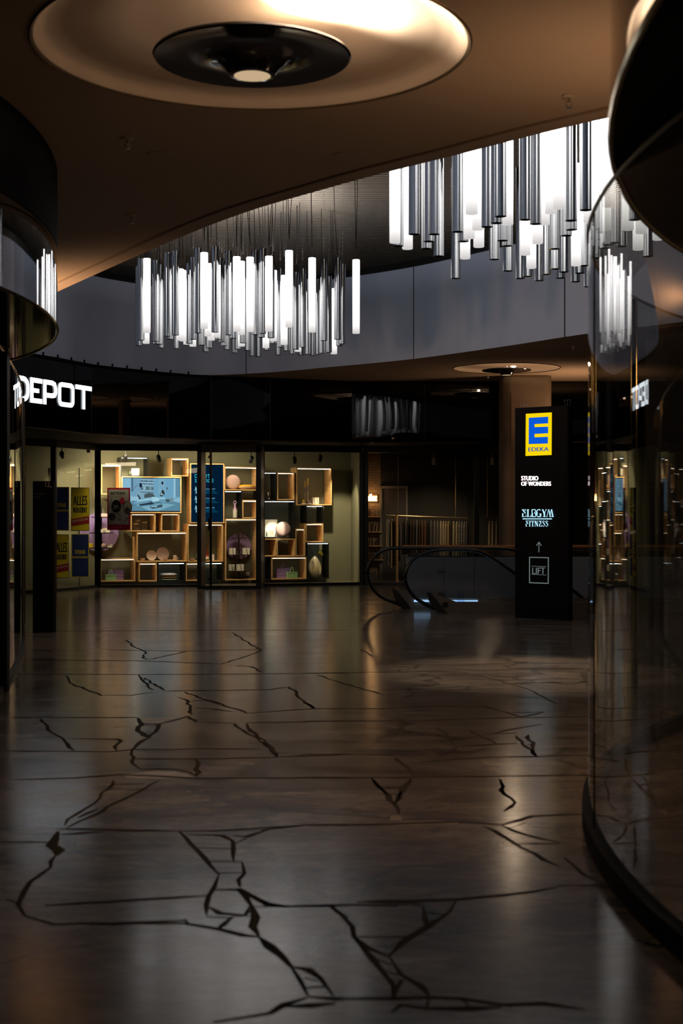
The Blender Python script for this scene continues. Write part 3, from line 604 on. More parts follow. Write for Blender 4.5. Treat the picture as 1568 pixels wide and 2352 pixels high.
# candle box
M_can1 = mat('candle_yellow', (.75, .50, .03), .5); M_can2 = mat('candle_lilac', (.35, .22, .48), .5)
for px, h, lab in ((700.2, .50, 'shorter twisted yellow and lilac candle, left of the pair'), (706.8, .56, 'taller twisted yellow and lilac candle, right of the pair')):
    e = empty('taper_candle', floor_of(18, px, .15), lab, 'candle', 'two tall candles')
    MB().lathe([(.03, 0), (.03, .01), (.012, .025), (.014, .06)], n=14).build('holder', M_jar, e, True)
    MB().lathe([(.010+.003*((k % 2)), .06+k*(h*.5-.06)/12) for k in range(13)], n=12).build('twisted_stem', M_white, e, True)
    MB().lathe([(.012, h*.5), (.012, h*.72)], n=12).build('lilac_part', M_can2, e, True); MB().lathe([(.012, h*.72), (.009, h*.98), (.001, h)], n=12).build('yellow_tip', M_can1, e, True)
for px, m, lab in ((697.5, M_can1, 'yellow ball candle on a cream base'), (710.5, mat('lilac_glaze', (.5, .3, .5), .4), 'pale lilac ball candle on a cream base')):
    e = empty('ball_candle', floor_of(18, px, .07), lab, 'candle', 'ball candles in the top right box'); MB().box((-.045, -.03, 0), (.045, .03, .03)).build('base', M_white, e); MB().lathe([(.001, .03)]+[(.033*math.sin(a), .063-.033*math.cos(a)) for a in [k*math.pi/8 for k in range(1, 8)]]+[(.001, .096)], n=18).build('ball', m, e, True)
carton(floor_of(18, 720.5, .10), .07, .145, 'left cream carton right of the candles'); carton(floor_of(18, 727.5, .16), .07, .145, 'right cream carton right of the candles')
tumbler(floor_of(18, 738.5, .14), .035, .09, 'clear tumbler at the right of the candle box')
# lit black box
mesh_thing(MB().lathe([(.05, 0), (.075, .02), (.07, .07), (.03, .17), (.035, .25), (.03, .25), (.026, .17), (.06, .07), (.06, .02), (.001, .015)], n=20, cap=False), 'glass_carafe', M_jar, floor_of(19, 606.5, .12), 'bulbous glass carafe in the brightly lit black box', 'carafe')
e = floor_of(19, 606.5, .12)
mesh_thing(MB().lathe([(.034, 0), (.034, .022)], n=18), 'cork_lid', M_gold, e+Vector((0, 0, .2515)), 'round cork lid resting on the bulbous carafe', 'lid')
tumbler(floor_of(19, 623.5, .09), .05, .145, 'tall clear tumbler between carafe and striped cushion'); tumbler(floor_of(19, 614, .20), .035, .11, 'small clear tumbler behind the carafe')
o = MB().box((-.17, 0, 0), (.17, .012, .37)); mesh_thing(o, 'display_card', mat('white_card', (.85, .80, .70), .7), floor_of(19, 619, .30), 'white backing card glowing under a spotlight', 'card', smooth=False, rz=PH)
# dimpled vase with twigs
q = floor_of(26, 722, .17); vs = MB().lathe([(.07, 0), (.10, .02), (.135, .08), (.15, .17), (.14, .27), (.10, .37), (.055, .44), (.03, .475), (.028, .485), (.018, .485), (.02, .46), (.001, .44)], n=48, cap=False)
for i, v in enumerate(vs.v):
    x, y, z = v
    for cx_, cz_ in ((-.098, .235), (.095, .23)):
        dd = math.sqrt((x-cx_)**2+((z-cz_)*.85)**2+(y+.105)**2)
        if dd < .062: k = 1-.42*(1-(dd/.062)**2)**.5; x *= k; y *= k
    vs.v[i] = (x, y, z)
e = empty('dimpled_vase', q, 'large beige dimpled vase holding twigs in the far right black box', 'vase', None, PH); vs.build('vase_body', textured('sand_glaze', (.48, .40, .22), (.56, .47, .34), (6, 6, 6), rough=.22), e, True)
for lab, sx_, tip in (('berry_twig', -.02, 'b'), ('flower_stem', .02, 'f')):
    mb = MB()
    if tip == 'b':
        for k, (ax, az) in enumerate(((-.08, .70), (-.03, .74), (.02, .72), (.07, .78), (.04, .66), (-.06, .62))):
            mb.tube([(0, 0, .42), (ax*.4, 0, .56), (ax, 0, az)], .0025, 5); mb.lathe([(.001, -.012), (.012, 0), (.001, .012)], (ax, 0, az), 8)
        mb.build(lab, mat('dry_twig', (.20, .18, .14), .7), e)
    else:
        mb.tube([(0, 0, .42), (.05, 0, .52), (.09, 0, .54)], .003, 5)
        for k in range(7): a = -.5+k*.28; mb.tube([(.09, 0, .54), (.10+.05*math.cos(a), -.01, .54+.05*math.sin(a)), (.11+.075*math.cos(a), -.02, .50+.05*math.sin(a))], .009, 5)
        mb.build(lab, mat('yellow_petals', (.75, .55, .03), .7), e)
# low plinth under the far right boxes
p0 = WP.pt(5.0, 0, -.2); 
# left niche: ceramics on black stand before lilac disc
q = Plane((-4.87, 28.82), PH, -.12); t, z = q.uz(232, 1342); base = q.pt(t, 0)
e = empty('tiered_stand', Vector((base.x, base.y, 0)), 'black two-tier display stand with pastel ceramics at the far left', 'display stand', None, PH)
BZ = BX[7][2]+BX[7][4]-.018; MB().lathe([(.10, BZ), (.10, BZ+.02), (.02, BZ+.04), (.018, 1.62), (.001, 1.64)], n=18).build('stem', M_black, e, True)
TZL = [EYE+(CY-y)/F*base.y for y in (1257.5, 1223, 1187)]; TRL = (.26, .24, .20)
for z, rr in zip(TZL, TRL): MB().lathe([(.001, z-.016), (rr, z-.016), (rr, z), (.001, z)], n=36, cap=False).build('tier', M_black, e, True)
pl = Plane((-4.87, 28.82), PH, -.43); t, z = pl.uz(228, 1222)
o = mesh_thing(MB().lathe([(.001, 0), (.40, 0), (.40, .012), (.001, .012)], n=48, cap=False), 'lilac_disc', M_purple, pl.pt(t, z), 'large round lilac disc on the wall behind the mullion at the left', 'disc', smooth=False); o.rotation_euler = (math.radians(90), 0, PH)
def lt(k, px, d): pp = Plane((-4.87, 28.82), PH, -d); t, _ = pp.uz(px, CY); v = pp.pt(t, 0); return Vector((v.x, v.y, TZL[k]+.001))
M_pk = mat('pale_pink_glaze', (.70, .48, .44), .4); M_wy = mat('bright_yellow', (.85, .62, .02), .5)
mesh_thing(MB().lathe([(.035, 0), (.05, .02), (.05, .06), (.02, .085), (.02, .10), (.001, .1)], n=18), 'pink_jar', M_pk, lt(0, 238.5, .05), 'pale pink lidded jar on the lower tier at the left', 'jar')
mesh_thing(MB().box((-.05, -.04, 0), (.05, .04, .065)), 'ceramic_dish', M_white, lt(0, 251, .09), 'white ceramic block dish right of the pink jar', 'dish', smooth=False, rz=PH)
for k in range(3): mesh_thing(MB().lathe([(.04, 0), (.07, .006), (.07, .026), (.001, .026)], n=18), 'yellow_dish', M_wy, lt(0, 208, .10)+Vector((0, 0, .0285*k)), ('lowest', 'middle', 'topmost')[k]+' yellow dish in the small stack left of the mullion', 'dish', 'stacked yellow dishes')
for px, d, w_, lab in ((233, .05, .035, 'cream square cup left on the middle tier'), (240, .10, .04, 'white square cup in the middle of the middle tier'), (247, .06, .04, 'white square cup right on the middle tier')):
    mesh_thing(MB().box((-w_, -.035, 0), (w_, .035, .07 if px != 240 else .09)), 'square_cup', M_white, lt(1, px, d), lab, 'cup', 'square cups on the middle tier', smooth=False, rz=PH)
mesh_thing(MB().box((-.07, -.04, 0), (.07, .04, .065)), 'gift_box', M_pk, lt(2, 240, .08), 'pale pink gift box on the top tier at the far left', 'box', smooth=False, rz=PH)
# track spotlights in the shop
def track_spot(px, py, Y, label, m=M_black, down=False, grp='track spotlights in the homeware shop'):
    c = at(px, py, Y); e = empty('track_spotlight', (c.x, c.y, 2.80 if not down else 2.83), label, 'spotlight', grp)
    dz = c.z-(2.80 if not down else 2.83)
    MB().box((-.05, -.02, -.005), (.05, .02, .02)).tube([(0, 0, 0), (0, 0, dz+.03)], .009, 6).build('bracket', m, e)
    a = Vector((0, 0, dz)); dr = Vector((0, 0, -1)) if down else Vector((random.uniform(-.3, .3), .75, -.65)).normalized()
    MB().tube([a-dr*.07, a-dr*.05, a+dr*.08], lambda t: .045 if t > .3 else .03, 14).build('lamp_head', m, e, True); return e
for px, py, Y, lab in ((142, 1044, 27.6, 'black track spotlight above the sale posters'), (288, 1050, 28.75, 'black track spotlight above the left end of the television'), (364, 1052, 28.75, 'black track spotlight left of the small top oak box'),
                       (577, 1055, 28.9, 'black track spotlight beside the right door frame'), (676, 1056, 29.2, 'black track spotlight left of the candle box'), (735, 1052, 29.3, 'black track spotlight above the candle box')): track_spot(px, py, Y, lab)
c = at(203, 1035, 28.0); tag(MB().box((c.x-.03, c.y-.03, c.z-.04), (c.x+.03, c.y+.03, c.z+.04)).box((c.x-.01, c.y-.01, c.z), (c.x+.01, c.y+.01, 2.84)).build('motion_sensor', M_white), 'small cream sensor box hanging from the ceiling above the posters', 'sensor')
# posters on the glass
def poster(pl, x0, y0, x1, y1, label, fn, cat='poster', d=.012):
    t0, _ = pl.uz(x0, CY); t1, _ = pl.uz(x1, CY); Ym = pl.Y((x0+x1)/2); e = empty('poster', pl.pt((t0+t1)/2, EYE+(CY-(y0+y1)/2)/F*Ym, d), label, cat)
    pc = Pic(pl, d, name='poster', rough=.8); fn(pc); o = keep(pc.build('printed_sheet', e), e); return e
v = Vector((SF[2][0]-SF[1][0], SF[2][1]-SF[1][1])); PLP = Plane(SF[1], math.atan2(v.y, v.x)); PLP.n = Vector((v.y, -v.x, 0)).normalized()
YE = (205, 190, 0); NA = (10, 45, 105); RD = (150, 22, 25); BK_ = (10, 12, 40); WH = (205, 195, 185)
def alles(x0, y0, x1, y1, pc, dy=1.0):
    w = x1-x0; h = y1-y0; pc.poly([(x0, y0), (x1, y0+dy*.6), (x1, y1-dy), (x0, y1)], BK_).poly([(x0+1, y0+1.2), (x1-1, y0+1.8), (x1-1, y1-2), (x0+1, y1-1.4)], YE)
    pc.text('ALLES', x0+w*.13, y0+h*.19, x0+w*.87, y0+h*.41, BK_, bold=.5).text('REDUZIERT', x0+w*.13, y0+h*.46, x0+w*.87, y0+h*.575, BK_, bold=.35)
    pc.poly([(x0+.6, y0+h*.72), (x1-.6, y0+h*.655), (x1-.6, y0+h*.82), (x0+.6, y0+h*.885)], RD).text('JEDEN TAG NEUE WARE', x0+w*.08, y0+h*.745, x0+w*.92, y0+h*.815, WH, skew=h*.055)
def total(x0, y0, x1, y1, pc, f=.37):
    w = x1-x0; h = y1-y0; pc.rect(x0, y0, x1, y1, YE).rect(x0+w*.04+.6, y0+1.4, x1-1.3, y1-1.6, NA).text('TOTALER', x0+w*.2, y0+h*f, x0+w*.78, y0+h*(f+.09), YE, bold=.3).text('RÄUMUNGSVERKAUF', x0+w*.05, y0+h*(f+.135), x0+w*.94, y0+h*(f+.19), YE, bold=.2)
poster(PLP, 161.5, 1119.5, 204, 1220, 'yellow sale poster lettered ALLES REDUZIERT, upper right of the four', lambda p: alles(161.5, 1119.5, 204, 1220, p))
poster(PLP, 123.5, 1118.5, 157.5, 1219, 'blue sale poster lettered TOTALER, upper left of the four beside the stele', lambda p: total(123.5, 1118.5, 157.5, 1219, p))
poster(PLP, 123.5, 1227, 157, 1328, 'yellow sale poster lettered ALLES REDUZIERT, lower left of the four', lambda p: alles(123.5, 1227, 157, 1328, p))
poster(PLP, 162, 1226.5, 203, 1326, 'blue sale poster lettered TOTALER, lower right of the four', lambda p: total(162, 1226.5, 203, 1326, p))
v = Vector((SF[3][0]-SF[2][0], SF[3][1]-SF[2][1])); PLA = Plane(SF[2], math.atan2(v.y, v.x))
def aktion(p):
    X = lambda x: 240+x/20.45; Y_ = lambda y: 1110+y/20.45; G = (168, 165, 160)
    p.rect(246.2, 1120.2, 299, 1217.5, (165, 14, 48)).rect(X(185), Y_(290), X(1135), Y_(1935), G)
    p.text('AKTION!', X(265), Y_(405), X(950), Y_(535), (12, 10, 14), bold=.25).text('Nur für kurze Zeit', X(255), Y_(570), X(860), Y_(630), (110, 106, 102))
    p.ell(X(1085), Y_(1130), 10.3, 15.8, (112, 108, 96)).ell(X(1090), Y_(1130), 8.6, 13.6, (150, 147, 140)).ell(X(1080), Y_(1280), 7.6, 6.4, (82, 76, 74)).ell(X(1060), Y_(1200), 3.4, 5, (66, 60, 60))
    p.ell(X(350), Y_(1580), 8.6, 8.2, (70, 66, 58)).ell(X(300), Y_(1520), 5, 6, (48, 46, 44)).line([(X(250), Y_(1200)), (X(255), Y_(950)), (X(340), Y_(720))], .9, (60, 58, 55))
    p.line([(X(180), Y_(1835)), (X(320), Y_(1840)), (X(600), Y_(1940))], .9, (25, 22, 24)).line([(X(320), Y_(1840)), (X(210), Y_(1990))], .8, (25, 22, 24)).line([(X(945), Y_(1590)), (X(1130), Y_(1650)), (X(880), Y_(1800))], 1.1, (25, 22, 24))
    p.ell(X(545), Y_(1075), 11, 14.6, (14, 12, 12)).text('249.-', X(400), Y_(1010), X(715), Y_(1215), (160, 158, 155)).ell(X(825), Y_(830), 6, 8, (175, 30, 55)).text('Garten', X(750), Y_(770), X(905), Y_(810), (215, 140, 150)).text('Saison', X(755), Y_(840), X(900), Y_(880), (215, 140, 150))
    for k, (a, b) in enumerate(((1420, 770), (1480, 900), (1520, 900), (1570, 880))): p.rect(X(600), Y_(a), X(b), Y_(a+14), (128, 125, 120))
    for k, (a, b) in enumerate(((1630, 700), (1680, 820), (1720, 780))): p.rect(X(600), Y_(a), X(b), Y_(a+20), (85, 82, 80))
    p.rect(X(600), Y_(1865), X(1000), Y_(1880), (125, 122, 118)).text('DEPOT', X(470), Y_(2035), X(830), Y_(2105), (200, 120, 135))
poster(PLA, 246.2, 1120.2, 299, 1217.5, 'pink-framed AKTION poster with garden chairs on the shop glass', aktion, d=-.06)
# DEPOT sign on the bulkhead
v = Vector((.80, 2.10)); SG_P = Plane((-5.09, 22.31), math.atan2(v.y, v.x)); SG_P.n = Vector((v.y, -v.x, 0)).normalized()
M_sign = glow('sign_white', (.86, .93, 1), 3.0)
e = empty('shop_sign', SG_P.pt(SG_P.uz(125, CY)[0], 3.36, .03), 'large glowing white DEPOT lettering on the black glass bulkhead', 'sign')
def stroke(mb, pl, pts, t, z0=0, u0=0, closed=False, d0=.01, d1=.02):
    P = [Vector(p) for p in pts]; n = len(P); L_ = []; R_ = []
    for i in range(n):
        a = P[(i-1) % n] if closed or i else P[i]-(P[1]-P[0]); b = P[(i+1) % n] if closed or i < n-1 else P[i]+(P[i]-P[i-1])
        d1_ = (P[i]-a).normalized(); d2_ = (b-P[i]).normalized(); tt = (d1_+d2_).normalized(); nn = Vector((-tt.y, tt.x)); k = t/2/max(.45, abs(nn.dot(Vector((-d1_.y, d1_.x)))))
        L_.append(P[i]+nn*k); R_.append(P[i]-nn*k)
    m = n if closed else n-1
    for i in range(m):
        j = (i+1) % n; Q = [L_[i], L_[j], R_[j], R_[i]]
        vs = [pl.pt(u0+q.x, z0+q.y, d0) for q in Q]+[pl.pt(u0+q.x, z0+q.y, d1) for q in Q]
        mb.add(vs, [(0, 1, 2, 3), (4, 5, 6, 7), (0, 1, 5, 4), (2, 3, 7, 6), (1, 2, 6, 5), (3, 0, 4, 7)])
def rc(x0, y0, x1, y1, r, c=(1, 1, 1, 1)):   # rounded rectangle outline, corner flags bl br tr tl
    out = []
    for (cx_, cy_, a0, f) in ((x0+r, y0+r, 180, c[0]), (x1-r, y0+r, 270, c[1]), (x1-r, y1-r, 0, c[2]), (x0+r, y1-r, 90, c[3])):
        if f: out += [(cx_+r*math.cos(math.radians(a0+k*22.5)), cy_+r*math.sin(math.radians(a0+k*22.5))) for k in range(5)]
        else: out.append((x0 if a0 in (180, 90) else x1, y0 if a0 in (180, 270) else y1))
    return out
H_ = .40; T_ = .074; h_ = T_/2
def lu(px): return SG_P.uz(px, CY)[0]
for ch, x0, x1 in (('D', 38, 65.5), ('E', 68.5, 95), ('P', 98.5, 129), ('O', 132.5, 168.5), ('T', 172.5, 208.5)):
    u0 = lu(x0); w_ = lu(x1)-u0; mb = MB(); z0 = 3.245
    if ch == 'D': stroke(mb, SG_P, rc(h_, h_, w_-h_, H_-h_, .13, (0, 1, 1, 0)), T_, z0, u0, True)
    if ch == 'O': stroke(mb, SG_P, rc(h_, h_, w_-h_, H_-h_, .07), T_, z0, u0, True)
    if ch == 'E':
        stroke(mb, SG_P, [(w_, H_-h_), (h_, H_-h_), (h_, h_), (w_, h_)], T_, z0, u0); stroke(mb, SG_P, [(T_, H_*.5), (w_*.72, H_*.5)], T_*.9, z0, u0)
    if ch == 'P':
        stroke(mb, SG_P, [(h_, 0), (h_, H_-h_)]+[(w_-.14, H_-h_), (w_-.07, H_-h_-.02), (w_-h_, H_-.13), (w_-h_, H_*.38+.06), (w_-.07, H_*.38+.012), (w_-.14, H_*.38), (T_, H_*.38)], T_, z0, u0)
    if ch == 'T': stroke(mb, SG_P, [(0, H_-h_), (w_, H_-h_)], T_, z0, u0); stroke(mb, SG_P, [(w_/2, H_-T_), (w_/2, 0)], T_, z0, u0)
    keep(mb.build('letter', M_sign, e), e)

# ================================================================ SECOND SHOP (dim clothes shop)
M_brick = mat('brick', (.2, .15, .1), .9); N, L, b = nodes(M_brick); tc = N.new('ShaderNodeTexCoord'); mp = N.new('ShaderNodeMapping'); mp.inputs['Rotation'].default_value = (math.radians(90), 0, 0)
bt = N.new('ShaderNodeTexBrick'); bt.inputs['Scale'].default_value = 4; bt.inputs['Color1'].default_value = (.34, .25, .16, 1); bt.inputs['Color2'].default_value = (.26, .19, .12, 1); bt.inputs['Mortar'].default_value = (.16, .12, .08, 1)
L.new(tc.outputs['Object'], mp.inputs[0]); L.new(mp.outputs[0], bt.inputs[0]); L.new(bt.outputs[0], b.inputs['Base Color'])
struct(MB().box((.46, 31.7, 0), (.87, 31.8, 2.84)).build('wall_brick', M_brick)); struct(MB().box((.87, 31.7, 0), (9, 31.8, 2.84)).build('wall_clothes_shop', mat('dark_wall', (.045, .042, .035), .8))); struct(MB().box((.44, 29.4, 0), (.50, 31.7, 2.84)).build('wall_partition', M_brick))
# back door
r = struct(bpy.data.objects.new('door_2', None)); C.objects.link(r); x0 = at(877, 0, 31.68).x; x1 = at(931, 0, 31.68).x
MB().box((x0-.05, 31.62, 0), (x0, 31.7, 2.02)).box((x1, 31.62, 0), (x1+.05, 31.7, 2.02)).box((x0-.05, 31.62, 2.02), (x1+.05, 31.7, 2.08)).build('door_frame', mat('door_frame_paint', (.25, .23, .20), .6), r)
MB().box((x0, 31.66, 0), (x1, 31.7, 2.02)).build('door_leaf', mat('door_paint', (.09, .08, .08), .6), r)
NP = Plane((0, 31.68), 0); e = empty('neon_sign', at(852, 1143, 31.6), 'small glowing orange-white neon word above the ledge rack', 'sign')
mb = MB(); vs, fs = text_geo('milux'); t0, z0 = NP.uz(839.5, 1151); t1, z1 = NP.uz(865, 1134.5)
NE = glow('neon', (1, .55, .22), 14)
for dx in (-.008, .008): mb.add([NP.pt(t0+(t1-t0)*u+dx, z0+(z1-z0)*v, .06+dx*.1) for u, v in vs], fs)
keep(mb.build('neon_letters', NE, e), e); keep(MB().box((t0-.02, 31.655, z0-.01), (t1+.02, 31.67, z1-.02)).build('backing', M_brick, e), e)
light('POINT', 'neon_spill', (at(852, 1143, 31.6).x, 31.45, at(852, 1143, 31.6).z), 2.2, (1, .5, .2), size=.08)
# ledge rack with books
names = ('topmost', 'second', 'third', 'lowest')
M_bk = [mat('book_%d' % i, c, .7) for i, c in enumerate(((.12, .05, .03), (.30, .22, .14), (.05, .03, .03), (.20, .10, .06), (.36, .30, .22)))]
for k, (xa, xb, yt, yb) in enumerate(((842, 875, 1167, 1186), (845, 877.5, 1201, 1221), (847, 878, 1235, 1253), (849, 880, 1268, 1285))):
    a = at(xa, yb, 31.55); b_ = at(xb, yb, 31.55)
    tag(MB().box((a.x, 31.56, a.z-.02), (b_.x, 31.695, a.z)).build('wall_ledge', M_oak), names[k]+' narrow wooden ledge under the neon sign', 'shelf', 'book ledges on the brick wall')
    x = a.x+.02; hh = (yb-yt)*31.6/F
    while x < b_.x-.04:
        wd = random.uniform(.018, .035); h = hh*random.uniform(.85, 1); ln = random.choice((0, 0, .03, -.02))
        lean = max(0, ln) if x+wd+.03 < b_.x else 0
        tag(MB().prism([(0, 0), (1, 0), (1, 1), (0, 1)], 0, 0.001).build('book', M_bk[0]) if False else
            MB().add([(x, 31.58, a.z+.001), (x+wd, 31.58, a.z+.001), (x+wd+lean, 31.58, a.z+h), (x+lean, 31.58, a.z+h), (x, 31.68, a.z+.001), (x+wd, 31.68, a.z+.001), (x+wd+lean, 31.68, a.z+h), (x+lean, 31.68, a.z+h)],
                     [(0, 1, 2, 3), (4, 5, 6, 7), (0, 1, 5, 4), (1, 2, 6, 5), (2, 3, 7, 6), (3, 0, 4, 7)]).build('book', random.choice(M_bk)), 'thin dim book on the '+names[k]+' wall ledge under the neon sign', 'book', 'books on the '+names[k]+' ledge')
        x += wd+lean+random.choice((.006, .02, .05))
# clothes rails and garments
def rail(xa, ya, xb, yb, Ya, Yb, label, posts):
    a = at(xa, ya, Ya); b = at(xb, yb, Yb); e = empty('clothes_rail', (a.x, a.y, 0), label, 'clothes rail')
    keep(MB().tube([a, b], .014, 8).build('rail_bar', M_brs, e, True), e)
    for px in posts:
        f = (px-xa)/(xb-xa); Y = Ya+(Yb-Ya)*f; p = at(px, 1200, Y); keep(MB().tube([(p.x, p.y, 2.83), (p.x, p.y, a.z+(b.z-a.z)*f)], .008, 6).build('hanging_rod', M_brs, e, True), e)
    return a, b
M_brs = mat('pale_brass', (.45, .34, .20), .35, .8)
ra, rb = rail(885, 1183.5, 1074, 1190, 30.6, 30.9, 'long pale brass clothes rail hung from rods behind the escalator', (914, 1046))
rc_, rd_ = rail(1116, 1187.5, 1160, 1188.5, 30.9, 31.0, 'short clothes rail left of the beige column', (1119,))
tag(MB().tube([at(911, 1183, 30.5), Vector((at(911, 1183, 30.5).x, 30.5, 0))], .03, 8).build('rail_post', M_oak), 'thick pale wooden post standing at the left end of the long clothes rail', 'post')
def garment(top, L_, wd, yaw, m, label, grp, thick=.045):
    e = empty('hanging_garment', top, label, 'garment', grp, yaw)
    mb = MB(); vs = []; fs = []; n = 16; rows = [(0, .12, .5), (-.03, .30, .7), (-.07, .46, .9), (-.2, .48, 1), (-.45, .5, 1.05), (-.75, .56, 1.15), (-1, .62, 1.25)]
    for j, (rz_, rw, rt) in enumerate(rows):
        for i in range(n):
            a = 2*math.pi*i/n; rip = 1+(.35*math.sin(a*5+j*.3) if j > 2 else 0)
            vs.append((wd*rw*math.cos(a), thick*rt*rip*math.sin(a), -.06+(rz_*L_ if j > 2 else rz_)))
    for j in range(len(rows)-1):
        for i in range(n): l = (i+1) % n; fs.append((j*n+i, j*n+l, (j+1)*n+l, (j+1)*n+i))
    fs.append(list(range(n))); fs.append([(len(rows)-1)*n+i for i in range(n)][::-1])
    MB().add(vs, fs).build('cloth', m, e, True)
    MB().tube([(0, 0, -.07), (0, 0, -.015), (.012, 0, .012), (0, 0, .02), (-.014, 0, .008)], .003, 5).tube([(-wd*.42, 0, -.11), (0, 0, -.06), (wd*.42, 0, -.11)], .006, 5).build('hanger', M_brs, e); return e
GC = {'dark brown': (.05, .03, .02), 'black': (.008, .008, .008), 'cream': (.50, .42, .28), 'taupe': (.20, .17, .15), 'sand': (.42, .33, .20), 'rust brown': (.16, .07, .03), 'grey': (.13, .12, .12)}
GM = {k: mat('cloth_'+k.replace(' ', '_'), v, .9) for k, v in GC.items()}; GM['speckled'] = textured('cloth_speckled', (.45, .42, .38), (.03, .03, .03), (60, 60, 60), rough=.9, lo=.45, hi=.55)
seq = [(889, 'cream', .6, 'cream top'), (893, 'speckled', 1.0, 'long speckled dress'), (900, 'sand', 1.05, 'long sand-coloured dress'), (906, 'rust brown', 1.0, 'long rust brown dress'), (914, 'black', .9, 'black coat'), (927, 'black', .75, 'black jacket'), (936, 'black', .75, 'black shirt'), (943, 'dark brown', .7, 'dark brown shirt'), (950, 'dark brown', .7, 'dark brown blouse'),
       (957, 'grey', .7, 'grey top'), (963, 'dark brown', .7, 'dark brown dress'), (969, 'rust brown', .75, 'rust brown dress'), (976, 'rust brown', .8, 'rust brown skirt piece'), (983, 'black', .7, 'black blouse'), (990, 'grey', .75, 'grey dress'),
       (998, 'taupe', .8, 'wide taupe dress'), (1005, 'taupe', .75, 'taupe blouse'), (1012, 'cream', .75, 'cream dress'), (1018, 'cream', .8, 'cream trouser suit'), (1024, 'sand', .8, 'sand-coloured trousers'), (1030, 'sand', .75, 'sand-coloured blouse'),
       (1036, 'dark brown', .7, 'dark brown top'), (1042, 'cream', .75, 'cream blouse'), (1049, 'cream', .8, 'cream long shirt'), (1055, 'speckled', .75, 'speckled blouse'), (1061, 'speckled', .8, 'speckled dress'), (1067, 'speckled', .75, 'speckled skirt'), (1072, 'grey', .75, 'grey long top')]
for i, (px, c, L_, nm) in enumerate(seq):
    f = (px-885)/(1074-885); Y = 30.6+.3*f; p = at(px, 1183.5+6.5*f, Y); p.z -= .02
    side = 'left end of the long rail' if px < 920 else ('left half of the long rail' if px < 985 else ('middle of the long rail' if px < 1030 else 'right end of the long rail'))
    prev = seq[i-1][3] if i else 'door frame'
    garment(p, L_, .21, math.radians(80+random.uniform(-5, 5)), GM[c], f'{nm} beside the {prev}, {side}', 'garments on the long rail', .024)
for i, (px, c) in enumerate(((1110, 'grey'), (1124, 'sand'), (1131, 'cream'), (1140, 'sand'), (1149, 'black'), (1155, 'grey'))):
    p = at(px, 1188, 30.95); p.z -= .02
    if i: garment(p, .55, .2, math.radians(84), GM[c], f'{c} top on the short rail, number-less, {("", "first", "second", "third", "fourth", "last")[i]} from the left'.replace(', number-less', ''), 'garments on the short rail', .024)
for px, Yk, lab in ((996, 29.75, 'white cylindrical track spotlight above the middle of the clothes rail'), (1130.5, 29.75, 'white cylindrical track spotlight left of the beige column')):
    track_spot(px, 1059, Yk, lab, mat('white_lamp', (.55, .5, .45), .5), True, 'white spotlights in the clothes shop')
tag(MB().box((.6, 29.72, 2.805), (8, 29.78, 2.835)).build('light_track', mat('white_lamp', (.55, .5, .45), .5)), 'long pale ceiling track carrying the white spotlights', 'track')
tag(MB().lathe([(.08, 0), (.11, .2), (.10, .2), (.07, .01)], (at(852, 1, 31).x, 31.0, 0), 20).build('planter', M_white, smooth=True), 'small cream planter on the floor below the book ledges', 'planter')
tag(MB().box((at(942, 1, 31.66).x, 31.64, 1.5), (at(995, 1, 31.66).x, 31.69, 2.3)).build('wall_picture', M_cbr), 'dim dark brown picture on the back wall of the clothes shop', 'picture') if False else None

# ================================================================ COLUMN, TOTEM
def rrect(w_, d_, r, n=6):
    out = []
    for cx_, cy_, a0 in ((w_/2-r, d_/2-r, 0), (-w_/2+r, d_/2-r, 90), (-w_/2+r, -d_/2+r, 180), (w_/2-r, -d_/2+r, 270)):
        out += [(cx_+r*math.cos(math.radians(a0+90*k/n)), cy_+r*math.sin(math.radians(a0+90*k/n))) for k in range(n+1)]
    return out
xa = at(1157, 0, 26.2).x; xb = at(1270, 0, 26.2).x
mb = MB().prism([(x+(xa+xb)/2, y+26.75) for x, y in rrect(xb-xa, .95, .16)], 0, CEIL)
struct(mb.build('wall_column', textured('column_plaster', (.13, .098, .07), (.16, .12, .085), (3, 3, 3), rough=.85, bump=.15, detail=8), smooth=True))
struct(MB().box((at(1174.2, 0, 26.25).x, 26.262, .6), (at(1176, 0, 26.25).x, 26.30, 3.7)).build('trim_8', M_cbr))
TA = math.radians(-39); TP = Plane((2.455, 20.2), TA)
e = empty('directory_totem', TP.pt(.44, 0, -.06), 'tall black illuminated directory totem with shop logos and a LIFT sign', 'sign totem', None, TA)
mb = MB().prism([(x, y) for x, y in rrect(.88, .13, .03)], 0.0, 2.975); mb.build('totem_body', M_totem, e, True)
TF = Plane((2.455, 20.2), TA, .006)
def tpic(em, nm): return Pic(TF, .001, em=em, name=nm)
p = tpic(1.0, 'logo')
yel = (250, 215, 10); blu = (8, 88, 215)
p.poly([(1207.3, 950.5), (1267, 947.2), (1266.5, 1045), (1206.6, 1047.3)], yel)
def TQ(x, y): return (1120+x/3.793, 820+y/3.793)
p.poly([TQ(*q) for q in ((357, 530), (526, 520), (526, 578), (412, 585), (405, 592), (405, 604), (412, 611), (526, 607), (526, 664), (412, 672), (405, 679), (405, 692), (412, 699), (524, 695), (524, 754), (356, 759))], blu) if False else None
p.poly([TQ(357, 530), TQ(407, 527), TQ(407, 757), TQ(356, 759)], blu); p.poly([TQ(400, 527.5), TQ(526, 520), TQ(526, 578), TQ(400, 585)], blu); p.poly([TQ(400, 611), TQ(526, 607), TQ(526, 664), TQ(400, 671)], blu); p.poly([TQ(400, 700), TQ(524, 695), TQ(524, 754), TQ(400, 757.5)], blu)
p.text('EDEKA', 1213.5, 1027.8, 1259.8, 1037.0, (20, 80, 170), skew=1.2, bold=.45)
keep(p.build('supermarket_logo', e), e)
